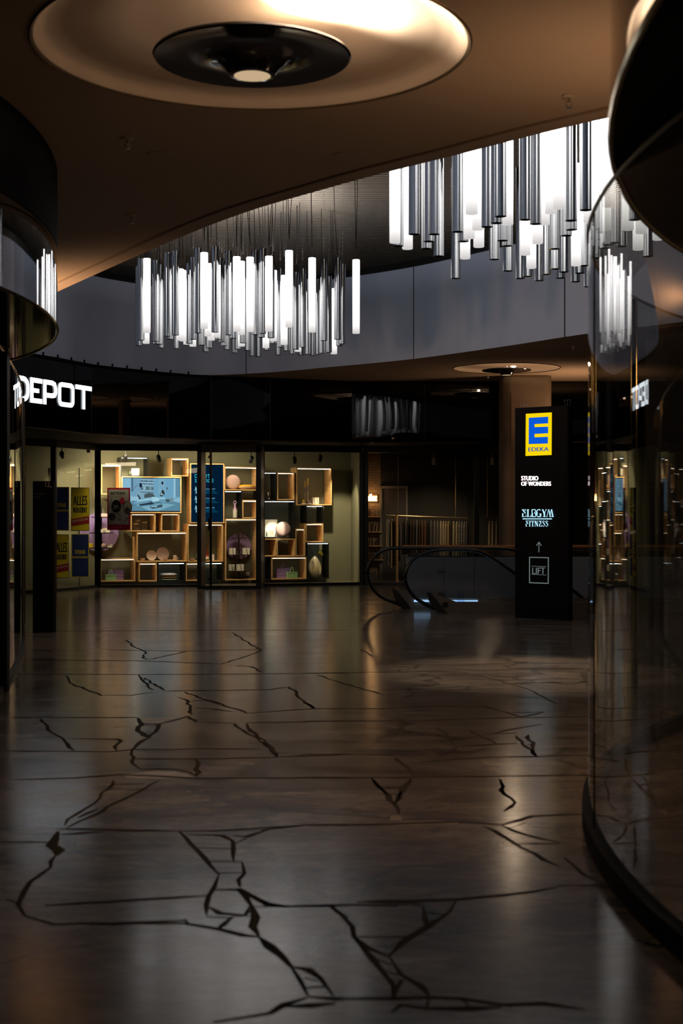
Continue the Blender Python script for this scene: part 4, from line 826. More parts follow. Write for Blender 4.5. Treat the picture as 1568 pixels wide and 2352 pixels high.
p = tpic(2.2, 'studio'); p.text('STUDIO', 1197.2, 1093.4, 1235.5, 1103.6, (255, 235, 235), bold=.8).text('OF WONDERS', 1197.2, 1106, 1264.8, 1115.8, (255, 235, 235), bold=.8); keep(p.build('studio_lettering', e), e)
p = tpic(1.15, 'elb'); cb = (175, 225, 245)
def serif(pc, ch, x0, y0, x1, y1, tk, tn=1.0):
    w_ = x1-x0; h = y1-y0; m_ = (x0+x1)/2; R = lambda a, b, c, d: pc.rect(a, b, c, d, cb); Q = lambda pts: pc.poly(pts, cb)
    if ch == 'E': Q([(x0, y0), (x0+tk, y0), (x1-1.5, y0+h*.45), (x1-2.5, y0+h*.6), (x0+1, y0+h*.12)])
    if ch in 'EB': R(x0+.5, y0+h*.5, x0+tk, y1); R(x0, y1-tn, x1-.5, y1); R(x0, y0, x1-1, y0+tn); R(x1-2, y0, x1-1, y0+h*.22)
    if ch == 'E': R(x1-1.3, y1-h*.3, x1-.3, y1)
    if ch == 'B': R(x0+.4, y0, x0+tk*.75, y1); pc.line([(x0+2, y0+.6), (x1-2.4, y0+.6), (x1-.9, y0+h*.16), (x1-1.1, y0+h*.32), (x1-3.4, y0+h*.48), (x1-1, y0+h*.6), (x1-.3, y0+h*.78), (x1-1.8, y1-.7), (x0+2, y1-.6)], 1.7, cb)
    if ch == 'never': Q([(x1-2.2, y0), (x1-.6, y0+h*.14), (x1-.6, y0+h*.32), (x0+tk, y0+h*.55), (x1-2.6, y0+h*.36)]); Q([(x0+tk, y0+h*.48), (x1-.8, y0+h*.5), (x1, y0+h*.66), (x1, y0+h*.85), (x1-1.8, y1), (x1-2.4, y1-tn), (x1-2.6, y0+h*.6)])
    if ch == 'L': R(x0+.8, y0, x0+.8+tk, y1); R(x0, y0, x0+tk+2, y0+tn); R(x0, y1-tn, x1, y1); R(x1-1.2, y1-h*.3, x1, y1)
    if ch == 'G':
        pts = [(m_+w_*.5*math.cos(math.radians(a)), y0+h/2-h*.48*math.sin(math.radians(a))) for a in range(50, 315, 20)]; pc.line(pts, 2.0, cb); R(x0, y0+h*.3, x0+tk, y0+h*.7); R(x1-tk, y0+h*.55, x1, y1); R(x1-tk-1.2, y0+h*.55, x1+.6, y0+h*.55+tn)
    if ch == 'Y': Q([(x0, y0), (x0+tk, y0), (m_+tk*.4, y0+h*.5), (m_-tk*.5, y0+h*.6)]); Q([(x1-1.6, y0), (x1-.5, y0), (m_+.9, y0+h*.55), (m_, y0+h*.5)]); R(m_-tk*.45, y0+h*.5, m_+tk*.55, y1); R(m_-3, y1-tn, m_+3, y1); R(x1-3, y0, x1+.4, y0+tn)
    if ch == 'M':
        q = w_/4; Q([(x0+q, y0), (x0+q+1, y0), (x0+1.2, y1), (x0, y1)]); Q([(x0+q, y0), (x0+q+tk*.6, y0), (x0+2*q+tk*.6, y1), (x0+2*q-.8, y1)]); Q([(x0+2.6*q, y0), (x0+2.6*q+1, y0), (x0+2*q+1, y1*.0+y0+h*.7), (x0+2*q, y0+h*.6)]); Q([(x0+2.6*q, y0), (x0+2.6*q+tk*.7, y0), (x1, y1), (x1-tk, y1)]); R(x0-.6, y1-tn, x0+2.4, y1); R(x0+2*q-1.4, y1-tn, x0+2*q+3, y1); R(x1-tk-.6, y1-tn, x1+.5, y1)
    if ch == 'F': Q([(x0, y0), (x0+tk, y0), (x1-1.2, y0+h*.45), (x1-2.2, y0+h*.62)]); R(x0+.5, y0+h*.45, x0+.5+tk*.7, y1); R(x0, y0, x1, y0+tn); R(x0, y1-tn, x0+tk+1, y1)
    if ch == 'I': R(m_-tk*.4, y0, m_+tk*.4, y1); R(x0, y0, x1, y0+tn); R(x0, y1-tn, x1, y1)
    if ch == 'T': R(m_-tk*.4, y0, m_+tk*.4, y1); R(x0, y0, x1, y0+tn); R(m_-2, y1-tn, m_+2, y1); R(x0, y0, x0+.8, y0+h*.3); R(x1-.8, y0, x1, y0+h*.3)
    if ch == 'N': R(x0+.6, y0, x0+1.6, y1); Q([(x0, y0), (x0+tk*1.3, y0), (x1-.4, y1), (x1-tk, y1)]); R(x1-1.4, y0, x1-.5, y1); R(x0-.4, y1-tn, x0+2.4, y1); R(x1-2.4, y0, x1+.4, y0+tn)
    if ch == 'S': Q([(x0, y0+h*.22), (x0+1.6, y0+h*.14), (x1, y0+h*.62), (x1-.8, y0+h*.82)]); pc.line([(x0+.6, y0+h*.26), (x0+1.4, y0+h*.05), (m_+.5, y0), (x1-.7, y0+h*.2)], 1, cb); pc.line([(x0+.5, y0+h*.78), (x0+1.4, y0+h*.95), (m_, y1), (x1-1, y0+h*.78)], 1, cb)
zx = lambda x: 1190+x/15.68; zy = lambda y: 1150+y/15.68
for ch, a, b_ in (('E', 130, 290), ('L', 310, 465), ('B', 480, 645), ('G', 660, 845), ('Y', 870, 1045), ('M', 1040, 1295)): serif(p, ch, zx(a), zy(312), zx(b_), zy(588), 3.4)
p.rect(zx(185), zy(636), zx(1238), zy(672), cb)
for ch, a, b_ in (('F', 290, 405), ('I', 415, 470), ('T', 488, 608), ('N', 625, 750), ('E', 780, 892), ('S', 905, 1005), ('S', 1020, 1125)): serif(p, ch, zx(a), zy(722), zx(b_), zy(930), 2.6, .8)
keep(p.build('gym_lettering', e), e)
p = tpic(1.0, 'lift'); g = (98, 108, 108)
p.line([(1237.3, 1268.5), (1237.3, 1244.5)], 1.9, g).line([(1231.5, 1253.5), (1237.3, 1245), (1243.3, 1253.5)], 1.9, g)
for a, b_ in (((1215, 1280), (1260, 1281)), ((1259.2, 1280.5), (1258.8, 1340.5)), ((1259.5, 1340), (1215, 1338.2)), ((1216, 1338.7), (1216, 1279.5))): p.line([a, b_], 2.3, g)
p.line([(1220.3, 1300.3), (1254.5, 1301.3)], 1.0, g).line([(1220.3, 1319.2), (1254.5, 1320.6)], 1.0, g).text('LIFT', 1222.6, 1303.7, 1251.7, 1318.2, g, bold=.35); keep(p.build('lift_pictogram', e), e)
mb = MB()
for px in (1191, 1198, 1205): t, _ = TP.uz(px, CY); q = TP.pt(t, 2.975, -.06); mb.tube([q, q+Vector((0, 0, .08)), q+Vector((.03, 0, .08))], .003, 5)
for px in (1298, 1304, 1310): t, _ = TP.uz(px-6, CY); q = TP.pt(t, 2.975, -.06); mb.tube([q, q+Vector((0, 0, .08)), q+Vector((-.03, 0, .08))], .003, 5)
keep(mb.build('top_pins', M_steel, e), e)

# ================================================================ ESCALATOR + GUARD RAIL
NPl = Plane((PN.x, PN.y), EA); FPl = Plane((PF.x, PF.y), EA)
esc = empty('escalator', (PN.x, PN.y, 0), 'descending escalator with two rounded black handrails beside the directory totem', 'escalator')
M_rub = mat('rubber_black', (.004, .004, .005), .25); M_skirt = mat('skirt_steel', (.15, .125, .10), .4, .15); M_cover = mat('newel_plastic', (.01, .01, .01), .4)
def path(pl, pts, n=6): return [pl.pt(*pl.uz(*q)) for q in catmull([tuple(p) for p in pts], n, False)]
nearp = [(1290, 1398), (1250, 1368), (1180, 1316), (1132, 1283), (1100, 1267), (1065, 1263), (1020, 1263), (985, 1267), (955, 1281), (936, 1303), (930, 1328), (937, 1353), (955, 1374), (980, 1390), (1003, 1400)]
farp = [(1390, 1415), (1357, 1390), (1315, 1356), (1270, 1322), (1225, 1290), (1190, 1268), (1150, 1260), (1000, 1259), (905, 1259), (880, 1264), (858, 1280), (846, 1303), (845, 1328), (855, 1352), (875, 1371), (900, 1382), (925, 1392)]
def dips(pl, P):
    out = []
    for q in path(pl, P): out.append(q)
    return out
for pl, P, side in ((NPl, nearp, 1), (FPl, farp, -1)):
    pts = dips(pl, P); keep(MB().tube(pts, (.035, .026), 10).build('handrail', M_rub, esc, True), esc)
    inner = [p + (Vector((0, 0, 0))) for p in pts]
    cen = pl.pt(pl.uz(990 if side == 1 else 905, 1320)[0], .6)
    ring = [(p-cen)*.955+cen if True else p for p in pts[len(pts)//3:]]
    keep(MB().tube(ring, .010, 6).build('guide_profile', mat('guide_alu', (.30, .32, .34), .35, .9), esc, True), esc)
    # glass inside the loop, straight bottom along the skirt
    g = MB(); top = [p for p in pts if p.z > .14]; base = pl.pt(pl.uz(1003 if side == 1 else 925, CY)[0], .16); endt = top[0].copy()
    poly = top+[Vector((base.x, base.y, .16)), Vector((endt.x, endt.y, .10))]
    g.add(poly, [list(range(len(poly)))]); keep(g.build('balustrade_glass', glass('balustrade_glass', 1.45, (.80, .84, .86)), esc), esc)
    # skirt: sloped toe then long plinth
    t0 = pl.uz(985 if side == 1 else 905, CY)[0]; sk = MB()
    prof = [(t0-.02, .30), (t0+.05, .31), (t0+.40, .17), (t0+4.6, .17), (t0+4.6, 0), (t0+.18, 0)]
    sk.add([pl.pt(t, z, -.05) for t, z in prof]+[pl.pt(t, z, .05) for t, z in prof], [list(range(6)), [6+i for i in range(6)]]+[(i, (i+1) % 6, 6+(i+1) % 6, 6+i) for i in range(6)])
    keep(sk.build('skirt', M_skirt, esc), esc)
    nc = MB(); prof = [(t0-.04, .32), (t0+.03, .30), (t0+.27, 0), (t0+.12, 0), (t0-.01, .20)]
    nc.add([pl.pt(t, z, -.07) for t, z in prof]+[pl.pt(t, z, .07) for t, z in prof], [list(range(5)), [5+i for i in range(5)]]+[(i, (i+1) % 5, 5+(i+1) % 5, 5+i) for i in range(5)])
    keep(nc.build('newel_cap', M_cover, esc), esc)
    bt_ = pl.uz(1040 if side == 1 else 932, CY)[0]; pc = [pl.pt(bt_-.12+.05*math.cos(a), .13+.045*math.sin(a), .056) for a in [k*math.pi/8 for k in range(16)]]
    keep(MB().add(pc, [list(range(16))]).build('brush_housing', M_cover, esc), esc)
# landing plate, combs, steps
mid = Plane(((PN-EN*.52).x, (PN-EN*.52).y), EA)
lp = [PN+EU*.5-EN*.08, PN+EU*2.1-EN*.08, PN+EU*2.1-EN*.97, PN+EU*.5-EN*.97]
keep(MB().prism([(q.x, q.y) for q in lp], .0, .012).build('landing_plate', M_steel, esc), esc)
M_cl = glow('comb_light', (.40, .66, 1), 1.0)
for a0, a1, dd in ((.14, .39, .90), (.66, 1.12, .86)):
    q = [PN+EU*a0-EN*dd, PN+EU*a1-EN*dd, PN+EU*a1-EN*(dd+.05), PN+EU*a0-EN*(dd+.05)]; keep(MB().prism([(v.x, v.y) for v in q], .112, .142).build('comb_light', M_cl, esc), esc)
for k in range(10):
    q = [PN+EU*(2.1+.4*k)-EN*.13, PN+EU*(2.5+.4*k)-EN*.13, PN+EU*(2.5+.4*k)-EN*.92, PN+EU*(2.1+.4*k)-EN*.92]
    keep(MB().prism([(v.x, v.y) for v in q], -.22*(k+1)-.05, -.22*k if k else -.02).build('step', mat('step_alu', (.12, .12, .12), .4, .8), esc), esc)
t, z = NPl.uz(1058, 1381); q = NPl.pt(t, .171, 0)
tag(MB().add([(q.x-.055, q.y, .171), (q.x+.055, q.y, .171), (q.x+.055, q.y, .33), (q.x-.055, q.y, .28), (q.x-.055, q.y+.05, .171), (q.x+.055, q.y+.05, .171), (q.x+.055, q.y+.05, .40), (q.x-.055, q.y+.05, .33)], [(0, 1, 2, 3), (4, 5, 6, 7), (0, 1, 5, 4), (0, 3, 7, 4), (1, 2, 6, 5)]).build('leaflet_holder', glass('acrylic', 1.6, (.8, .9, 1))), 'small clear acrylic leaflet holder standing on the escalator skirt', 'leaflet holder')
gx0 = at(931, 0, 23.6).x; GY = 23.7
gr = empty('guard_rail', (gx0, GY, 0), 'grey guard wall with wooden handrail behind the escalator', 'guard rail')
M_gp = mat('guard_grey', (.24, .26, .29), .4)
xs = [at(px, 0, GY).x for px in (933, 1019, 1089, 1250, 1440, 1700)]
for a, b_ in zip(xs, xs[1:]): keep(MB().box((a+.004, GY, .02), (b_-.004, GY+.03, .755)).build('guard_panel', M_gp, gr), gr)
keep(MB().box((xs[0], GY-.004, .755), (xs[-1], GY+.034, .765)).build('brass_capping', M_brass, gr), gr)
keep(MB().tube([(xs[0]-.1, GY, .90), (xs[0]-.03, GY, .925), (xs[-1], GY, .925)], lambda t: (.04, .026), 10).build('handrail', mat('rail_wood', (.50, .21, .06), .3), gr, True), gr)
keep(MB().tube([(xs[2], GY-.03, .868), (xs[-1], GY-.03, .868)], .014, 8).build('steel_rail', M_chrome, gr, True), gr)
keep(MB().add([(xs[0], GY+.015, .765), (xs[-1], GY+.015, .765), (xs[-1], GY+.015, .9), (xs[0], GY+.015, .9)], [(0, 1, 2, 3)]).build('glass_upstand', glass('balustrade_glass'), gr), gr)
for yy in (1309, 1362):
    c = at(1013, yy, GY); keep(MB().box((c.x-.055, GY-.03, c.z-.02), (c.x+.055, GY, c.z+.02)).build('clamp', M_steel, gr), gr)

# ================================================================ CEILING LAMPS, SPRINKLERS
def ceiling_lamp(c, R, rd, label, e_up, e_dn, off, e_side):
    e = empty('ceiling_lamp', (c[0], c[1], CEIL), label, 'ceiling lamp')
    prof = [(R, 0), (R*.985, .012), (R*.965, .04), (R*.93, .062), (R*.86, .075), (R*.76, .082), (R*.66, .10), (R*.56, .135), (R*.45, .165), (R*.2, .18), (.001, .18)]
    MB().lathe(prof, n=96, cap=False).build('coffer', M_ceil, e, True)
    MB().lathe([(R*1.0, -.001), (R*1.012, -.012), (R*1.022, -.001)], n=96, cap=False).build('rim', mat('rim_bronze', (.12, .085, .05), .4, .5), e, True)
    k = rd/.537
    MB().lathe([(.10*k, -.155*k), (.125*k, -.15*k), (.15*k, -.115*k), (.19*k, -.075*k), (.26*k, -.05*k), (.36*k, -.045*k), (.47*k, -.055*k), (.53*k, -.062*k), (.54*k, -.052*k), (.535*k, -.04*k), (.42*k, -.01), (.1, .01), (.001, .01)], n=80, cap=False).build('dish', M_dish, e, True)
    MB().lathe([(.001, -.150*k), (.10*k, -.153*k), (.115*k, -.150*k)], n=40, cap=False).build('lens', glow('lens_warm', (1, .72, .42), .55), e, True)
    MB().cyl((0, 0), .02, .0, .03, 12).build('stem', M_dish, e, True)
    up = MB().lathe([(.03, .011), (.05, .012), (.05, .02), (.001, .02)], (off[0], off[1], 0), 16, cap=False).build('uplight', glow('uplight_warm', (1, .75, .45), 6), e, True)
    l = light('POINT', 'lamp_bulb', (c[0]+off[0], c[1]+off[1], CEIL+.045), e_up, (1, .72, .46), size=.025)
    light('SPOT', 'lamp_bulb_side', (c[0]+off[0], c[1]+off[1], CEIL+.04), e_side, (1, .84, .64), (c[0]+off[0]*1.25, c[1]+off[1]*1.5, CEIL+.16), .03, 165, 1)
    l2 = light('SPOT', 'lamp_downlight', (c[0], c[1], CEIL-.17*k), e_dn, (1, .58, .32), (c[0]+.6, c[1]+.75, 0), .05, 80, 1)
    return e
ceiling_lamp(LAMP1, 1.17, .537, 'large round recessed lamp with dark chrome dish, nearest in the ceiling', 15, 95, (.28, -.14), 780)
ceiling_lamp(LAMP2, .93, .43, 'smaller far recessed round lamp in front of the beige column', 16, 60, (.1, -.16), 45)
def sprinkler(px, py, label):
    q = atz(px, py, CEIL-.05); e = empty('sprinkler_head', (q.x, q.y, CEIL), label, 'sprinkler')
    MB().lathe([(.045, -.001), (.045, -.006), (.02, -.014), (.012, -.014)], n=20).build('rosette', mat('sprinkler_white', (.45, .38, .30), .4), e, True)
    MB().cyl((0, 0), .009, -.04, -.01, 10).tube([(-.016, 0, -.036), (-.018, 0, -.06), (0, 0, -.072)], .003, 5).tube([(.016, 0, -.036), (.018, 0, -.06), (0, 0, -.072)], .003, 5).build('frame', M_steel, e, True)
    MB().lathe([(.001, -.075), (.018, -.076), (.018, -.073), (.001, -.072)], n=14, cap=False).build('deflector', M_steel, e)
for px, py, lab in ((1306, 238, 'sprinkler head at the right above the nearer chandelier'), (293, 334, 'sprinkler head at the left below the big lamp'), (303, 507, 'sprinkler head near the soffit edge above the far chandelier'),
                    (1317, 803, 'sprinkler head on the far ceiling right of the far lamp'), (868, 866, 'sprinkler head on the far ceiling left of the far lamp'), (1120, 865, 'sprinkler head just left of the beige column')): sprinkler(px, py, lab)
for px, py, lab in ((370, 356, 'flush round ceiling disc left, beside the sprinkler head'), (800, 357, 'flush round ceiling disc in the middle of the near soffit')):
    q = atz(px, py, CEIL); tag(MB().lathe([(.11, -.001), (.11, -.004), (.001, -.005)], (q.x, q.y, CEIL), 28).build('ceiling_speaker', M_ceil, smooth=True), lab, 'ceiling disc')

# ================================================================ CHANDELIERS
def tube_mat():
    m = bpy.data.materials.new('tube_glow'); m.use_nodes = True; N = m.node_tree.nodes; L = m.node_tree.links; N.clear()
    tc = N.new('ShaderNodeTexCoord'); sp = N.new('ShaderNodeSeparateXYZ'); mr = N.new('ShaderNodeMapRange'); mr.inputs['From Min'].default_value = 0; mr.inputs['From Max'].default_value = .85
    mr.inputs['To Min'].default_value = .62; mr.inputs['To Max'].default_value = 4.4; e = N.new('ShaderNodeEmission'); e.inputs[0].default_value = (1, .965, .95, 1); o = N.new('ShaderNodeOutputMaterial')
    L.new(tc.outputs['Object'], sp.inputs[0]); L.new(sp.outputs[2], mr.inputs[0]); L.new(mr.outputs[0], e.inputs[1]); L.new(e.outputs[0], o.inputs[0]); return m
M_tube = tube_mat()
M_ctube = mat('smoked_mirror_tube', (.50, .51, .52), .09, 1)
def chandelier(cx, cy, z0, items, label, cabz):
    root = empty('chandelier', (cx, cy, 6.0), label, 'chandelier'); used = []
    w_mb = MB().lathe([(.048, .004), (.048, .97), (.044, .975)], n=18).lathe([(.001, .0), (.046, .0), (.048, .004)], n=18, cap=False)
    proto = {}
    for px, py, kind in items:
        Y = (z0-EYE)*F/(CY-py)
        for _ in range(14):
            X = (px-CX)/F*Y
            if all((X-a)**2+(Y-b)**2 > .0102 for a, b in used): break
            Y += random.choice((-.06, .07))
        used.append((X, Y)); dz = (z0-EYE)
        zb = EYE+(CY-py)/F*Y
        if kind not in proto:
            if kind == 'w':
                t = w_mb.build('light_tube', M_tube, root, True); c = MB().lathe([(.046, .975), (.046, 1.115), (.001, 1.12)], n=18).build('tube_cap', mat('cap_black', (.012, .012, .014), .35), t, True)
            else:
                t = MB().lathe([(.043, 0), (.048, 0), (.048, 1.12), (.001, 1.122)], n=18, cap=False).lathe([(.043, 0), (.043, .25)], n=18, cap=False).build('chrome_tube', M_ctube, root, True)
            L_ = 6.0-(zb+1.12)
            proto[kind] = t
        else:
            s_ = proto[kind]; t = s_.copy(); C.objects.link(t)
            if kind == 'w': c = s_.children[0].copy(); C.objects.link(c); c.parent = t
        t.location = (X-cx, Y-cy, zb-6.0)
        if kind == 'w' or len(used) % 3 == 0:
            ln = 6.0-zb-1.12; sw = random.uniform(-.05, .05)
            MB().tube([(0, 0, 1.12), (sw*.4, 0, 1.12+ln*.25), (sw, 0, 1.12+ln*.6), (sw*1.2, 0, 1.12+ln)], .0045, 5).build('cable', M_matte, t)
        else: MB().tube([(0, 0, 1.12), (0, 0, 7.12-1.12-zb+1.12-1.12)], .0014, 4).build('wire', M_steel, t)
    return root
z1x = lambda x: 280+x/2.703; z1y = lambda y: 480+y/2.703
A = [(155,768,'w'),(378,820,'w'),(402,840,'w'),(510,742,'w'),(555,815,'w'),(712,760,'w'),(740,780,'w'),(795,762,'w'),(912,758,'w'),(940,820,'w'),(1037,733,'w'),(1007,842,'w'),(1092,885,'w'),(1180,765,'w'),(1315,900,'w'),(1453,773,'w'),
     (893,862,'w'),(742,852,'w'),(150,835,'w'),(440,853,'w'),(590,797,'w'),(362,815,'w'),(535,790,'w'),
     (118,815,'c'),(105,848,'c'),(210,822,'c'),(213,838,'c'),(242,862,'c'),(283,790,'c'),(295,808,'c'),(332,783,'c'),(337,866,'c'),(418,836,'c'),(442,810,'c'),(472,770,'c'),(497,845,'c'),(520,886,'c'),(577,765,'c'),(540,862,'c'),(620,825,'c'),(634,850,'c'),
     (660,782,'c'),(652,873,'c'),(690,803,'c'),(698,893,'c'),(777,878,'c'),(806,912,'c'),(826,780,'c'),(846,916,'c'),(873,773,'c'),(866,797,'c'),(900,876,'c'),(935,835,'c'),(970,906,'c'),(982,858,'c'),(1055,900,'c'),(1078,872,'c'),(1122,858,'c'),(1110,907,'c'),
     (1150,902,'c'),(1182,909,'c'),(1215,903,'c'),(1238,895,'c'),(1252,818,'c'),(1283,890,'c'),(1338,810,'c'),(1368,838,'c'),(1350,850,'c'),(235,840,'c'),(605,812,'c'),(752,832,'c'),(925,800,'c'),(720,870,'c'),(1020,880,'c')]
chandelier(-1.3, 20.0, 3.86, [(z1x(x), z1y(y), k) for x, y, k in A], 'far chandelier of hanging white light tubes and chrome tubes', 6)
z2x = lambda x: 860+x/2.613; z2y = lambda y: 260+y/2.613
A = [(122,778,'w'),(197,815,'w'),(582,605,'w'),(543,873,'w'),(625,803,'w'),(568,750,'w'),(797,668,'w'),(903,850,'w'),(978,782,'w'),(1015,668,'w'),(1108,572,'w'),(1208,915,'w'),(1288,655,'w'),(1402,560,'w'),(940,930,'w'),(1060,600,'w'),(1310,690,'w'),(1385,700,'w'),(620,700,'w'),
     (142,797,'c'),(237,727,'c'),(310,813,'c'),(325,770,'c'),(358,727,'c'),(385,858,'c'),(487,992,'c'),(498,712,'c'),(532,770,'c'),(675,683,'c'),(718,878,'c'),(732,660,'c'),(755,620,'c'),(768,765,'c'),(800,947,'c'),(795,797,'c'),(875,992,'c'),(903,640,'c'),
     (918,980,'c'),(965,665,'c'),(988,1005,'c'),(1030,968,'c'),(1080,815,'c'),(1082,935,'c'),(1115,990,'c'),(1136,953,'c'),(1178,645,'c'),(1150,735,'c'),(1182,700,'c'),(1205,1012,'c'),(1230,960,'c'),(1262,915,'c'),(1265,582,'c'),(1282,1042,'c'),
     (1340,870,'c'),(1380,810,'c'),(1402,790,'c'),(1432,778,'c'),(1350,690,'c'),(1480,800,'c'),(1520,700,'w'),(1560,640,'c'),(1600,720,'w'),(1640,860,'c'),(1580,820,'w'),(1700,760,'w'),(1740,700,'c')]
chandelier(1.95, 12.9, 3.86, [(z2x(x), z2y(y), k) for x, y, k in A], 'nearer chandelier of hanging white light tubes and chrome tubes at the upper right', 6)

# ================================================================ CURVED CANOPIES AND GLASS SHOPS LEFT / RIGHT
def arc(c, r, a0, a1, n): return [(c[0]+r*math.cos(math.radians(a0+(a1-a0)*i/n)), c[1]+r*math.sin(math.radians(a0+(a1-a0)*i/n))) for i in range(n+1)]
def canopy(pts, zb, zs, m_low, m_under, label, center):
    e = empty('canopy_drum', (pts[0][0], pts[0][1], 0), label, 'canopy')
    keep(wall_strip(pts, zs, CEIL-.002).build('upper_band', M_matte, e, True), e)
    keep(wall_strip(grow(pts, .0, False), zb, zs-.01).build('mirror_band', m_low, e, True), e)
    mb = MB(); n = len(pts); mb.add([(x, y, zb) for x, y in pts]+[(center[0], center[1], zb)], [(i, i+1, n) for i in range(n-1)]); keep(mb.build('underside', m_under, e), e)
    keep(MB().tube([(x, y, zb) for x, y in pts], .012, 6).build('edge_bead', M_brass, e, True), e); return e
CL = (-8.0, 9.48); RL = 5.99
canopy(arc(CL, RL, -62, 80, 64), 2.86, 3.45, mat('left_mirror', (.42, .42, .43), .03, 1), mat('brass_soffit', (.30, .20, .06), .06, 1), 'black curved canopy with mirrored lower band and brass underside at the left edge', CL)
CR = (8.54, 3.73)
canopy(arc(CR, 7.7, 130, 250, 64), 2.86, 3.9, mat('right_mirror', (.20, .17, .13), .04, 1), M_matte, 'large black curved canopy at the upper right edge', CR)
# right curved glass shop
CG = (8.6, 5.7); ga = arc(CG, 7.5, 140, 232, 60)
r = struct(bpy.data.objects.new('window_5', None)); C.objects.link(r)
wall_strip(ga, .08, 2.84).build('pane', M_glassR, r, True)
mb = MB(); gi = grow(ga, .03, False); go = grow(ga, -.03, False); n = len(ga)
mb.add([(x, y, 0) for x, y in gi]+[(x, y, .09) for x, y in gi]+[(x, y, .09) for x, y in go]+[(x, y, 0) for x, y in go], [(i+q*n, i+1+q*n, i+1+(q+1)*n, i+(q+1)*n) for i in range(n-1) for q in range(3)])
mb.build('window_sill', M_matte, r, True)
MB().tube([(x, y, 2.85) for x, y in ga], .010, 6).build('window_frame', M_steel, r, True)
def on_arc(Y): return (CG[0]-math.sqrt(7.5**2-(Y-CG[1])**2), Y)
for Y, m_, w_ in ((6.35, M_matte, .004), (3.9, M_matte, .006)): x, y = on_arc(Y); MB().cyl((x, y), w_, .08, 2.84, 6).build('joint', m_, r)
x, y = on_arc(8.95); MB().cyl((x, y), .022, .0, 2.84, 14).build('mullion', M_brass, r, True)
# dim interior objects of the right-hand shop
struct(MB().box((6.5, 1, 0), (6.6, 14, 3.4)).build('wall_shop_right', mat('right_shop_wall', (.12, .09, .06), .8)))
# left curved glass shop
lg = catmull([(-2.45, 8.0), (-2.6, 10.0), (-2.87, 12.1), (-3.28, 14.5), (-3.76, 16.7), (-4.35, 18.9), (-5.2, 21.2)], 8, False)
r = struct(bpy.data.objects.new('window_6', None)); C.objects.link(r)
wall_strip(lg, .05, 2.84).build('pane', glass('left_glass', 1.5, (.5, .5, .5), .01), r, True)
for (x, y, w_) in ((-2.82, 11.9, .035), (-3.76, 16.7, .03), (-3.92, 17.3, .018)): MB().box((x-w_, y-.05, 0), (x+w_, y+.05, 2.84)).build('mullion', M_black, r)
for (x, y) in ((-2.89, 12.3), (-3.70, 16.4), (-4.02, 18.0), (-4.12, 18.5)): MB().cyl((x, y), .012, 0.05, 2.84, 10).build('brass_rod', M_brass, r, True)
MB().tube([(x, y, 2.85) for x, y in lg], .012, 6).build('window_frame', M_brass, r, True)
mb = MB(); gi = grow(lg, .025, False); go = grow(lg, -.025, False); n = len(lg)
mb.add([(x, y, 0) for x, y in gi]+[(x, y, .05) for x, y in gi]+[(x, y, .05) for x, y in go]+[(x, y, 0) for x, y in go], [(i+q*n, i+1+q*n, i+1+(q+1)*n, i+(q+1)*n) for i in range(n-1) for q in range(3)])
mb.build('window_sill', M_black, r, True)
# stele with street name
a = at(75, 0, 17.7); b_ = at(123, 0, 17.7); ST = Plane((a.x, 17.7), 0, .0)
e = empty('wayfinding_stele', ((a.x+b_.x)/2, 17.78, 0), 'waist-high to head-high narrow black stele numbered 12 beside the sale posters', 'sign stele')
e['label'] = 'narrow matt black stele numbered 12, left of the yellow and blue sale posters'
MB().box((-(b_.x-a.x)/2, -.08, 0), ((b_.x-a.x)/2, .08, 1.885)).build('stele_body', M_totem, e, bevel=.004)
p = Pic(ST, .002, name='stele', rough=.8); wg = (190, 190, 188)
p.text('12', 104.2, 1107.3, 114.5, 1118.5, wg).text('a', 115.8, 1116.5, 118.8, 1119.5, wg).text('Sendlinger', 78, 1131.5, 103, 1137.5, (90, 90, 90)).text('Straße', 78, 1139.5, 94.5, 1144.5, (90, 90, 90)); keep(p.build('stele_lettering', e), e)

# ================================================================ FLOOR JOINTS (crazy paving)
jm = MB()
def crack(pts, w_, jag=1.0):
    w_ = max(w_, .034)
    P = [Vector(((x-CX)/F*(EYE*F/(y-CY)), EYE*F/(y-CY))) for x, y in pts]; Q = []
    for a, b in zip(P, P[1:]):
        L_ = (b-a).length; n = max(1, int(L_/.10)); d = (b-a).normalized(); nn = Vector((-d.y, d.x))
        for i in range(n):
            f = i/n; Q.append(a+(b-a)*f+(nn*random.uniform(-1, 1)*.018*jag if i else Vector((0, 0))))
    Q.append(P[-1]); n = len(Q); Lp = []; Rp = []
    for i in range(n):
        t = (Q[min(n-1, i+1)]-Q[max(0, i-1)]).normalized(); nn = Vector((-t.y, t.x)); k = (w_*.8+.006)/2*random.uniform(.6, 1.2)*(.62+.55*abs(t.x))*(.35 if i in (0, n-1) else 1); Lp.append(Q[i]+nn*k); Rp.append(Q[i]-nn*k)
    jm.add([(v.x, v.y, .0008) for v in Lp]+[(v.x, v.y, .0008) for v in Rp], [(i, i+1, n+i+1, n+i) for i in range(n-1)])
def z3(l): return [(x/1.96, 1340+y/1.96) for x, y in l]
def z4(l): return [(700+x/2.24, 1380+y/2.24) for x, y in l]
def z5(l): return [(x/1.96, 1700+y/1.96) for x, y in l]
def z6(l): return [(600+x/1.742, 1740+y/1.742) for x, y in l]
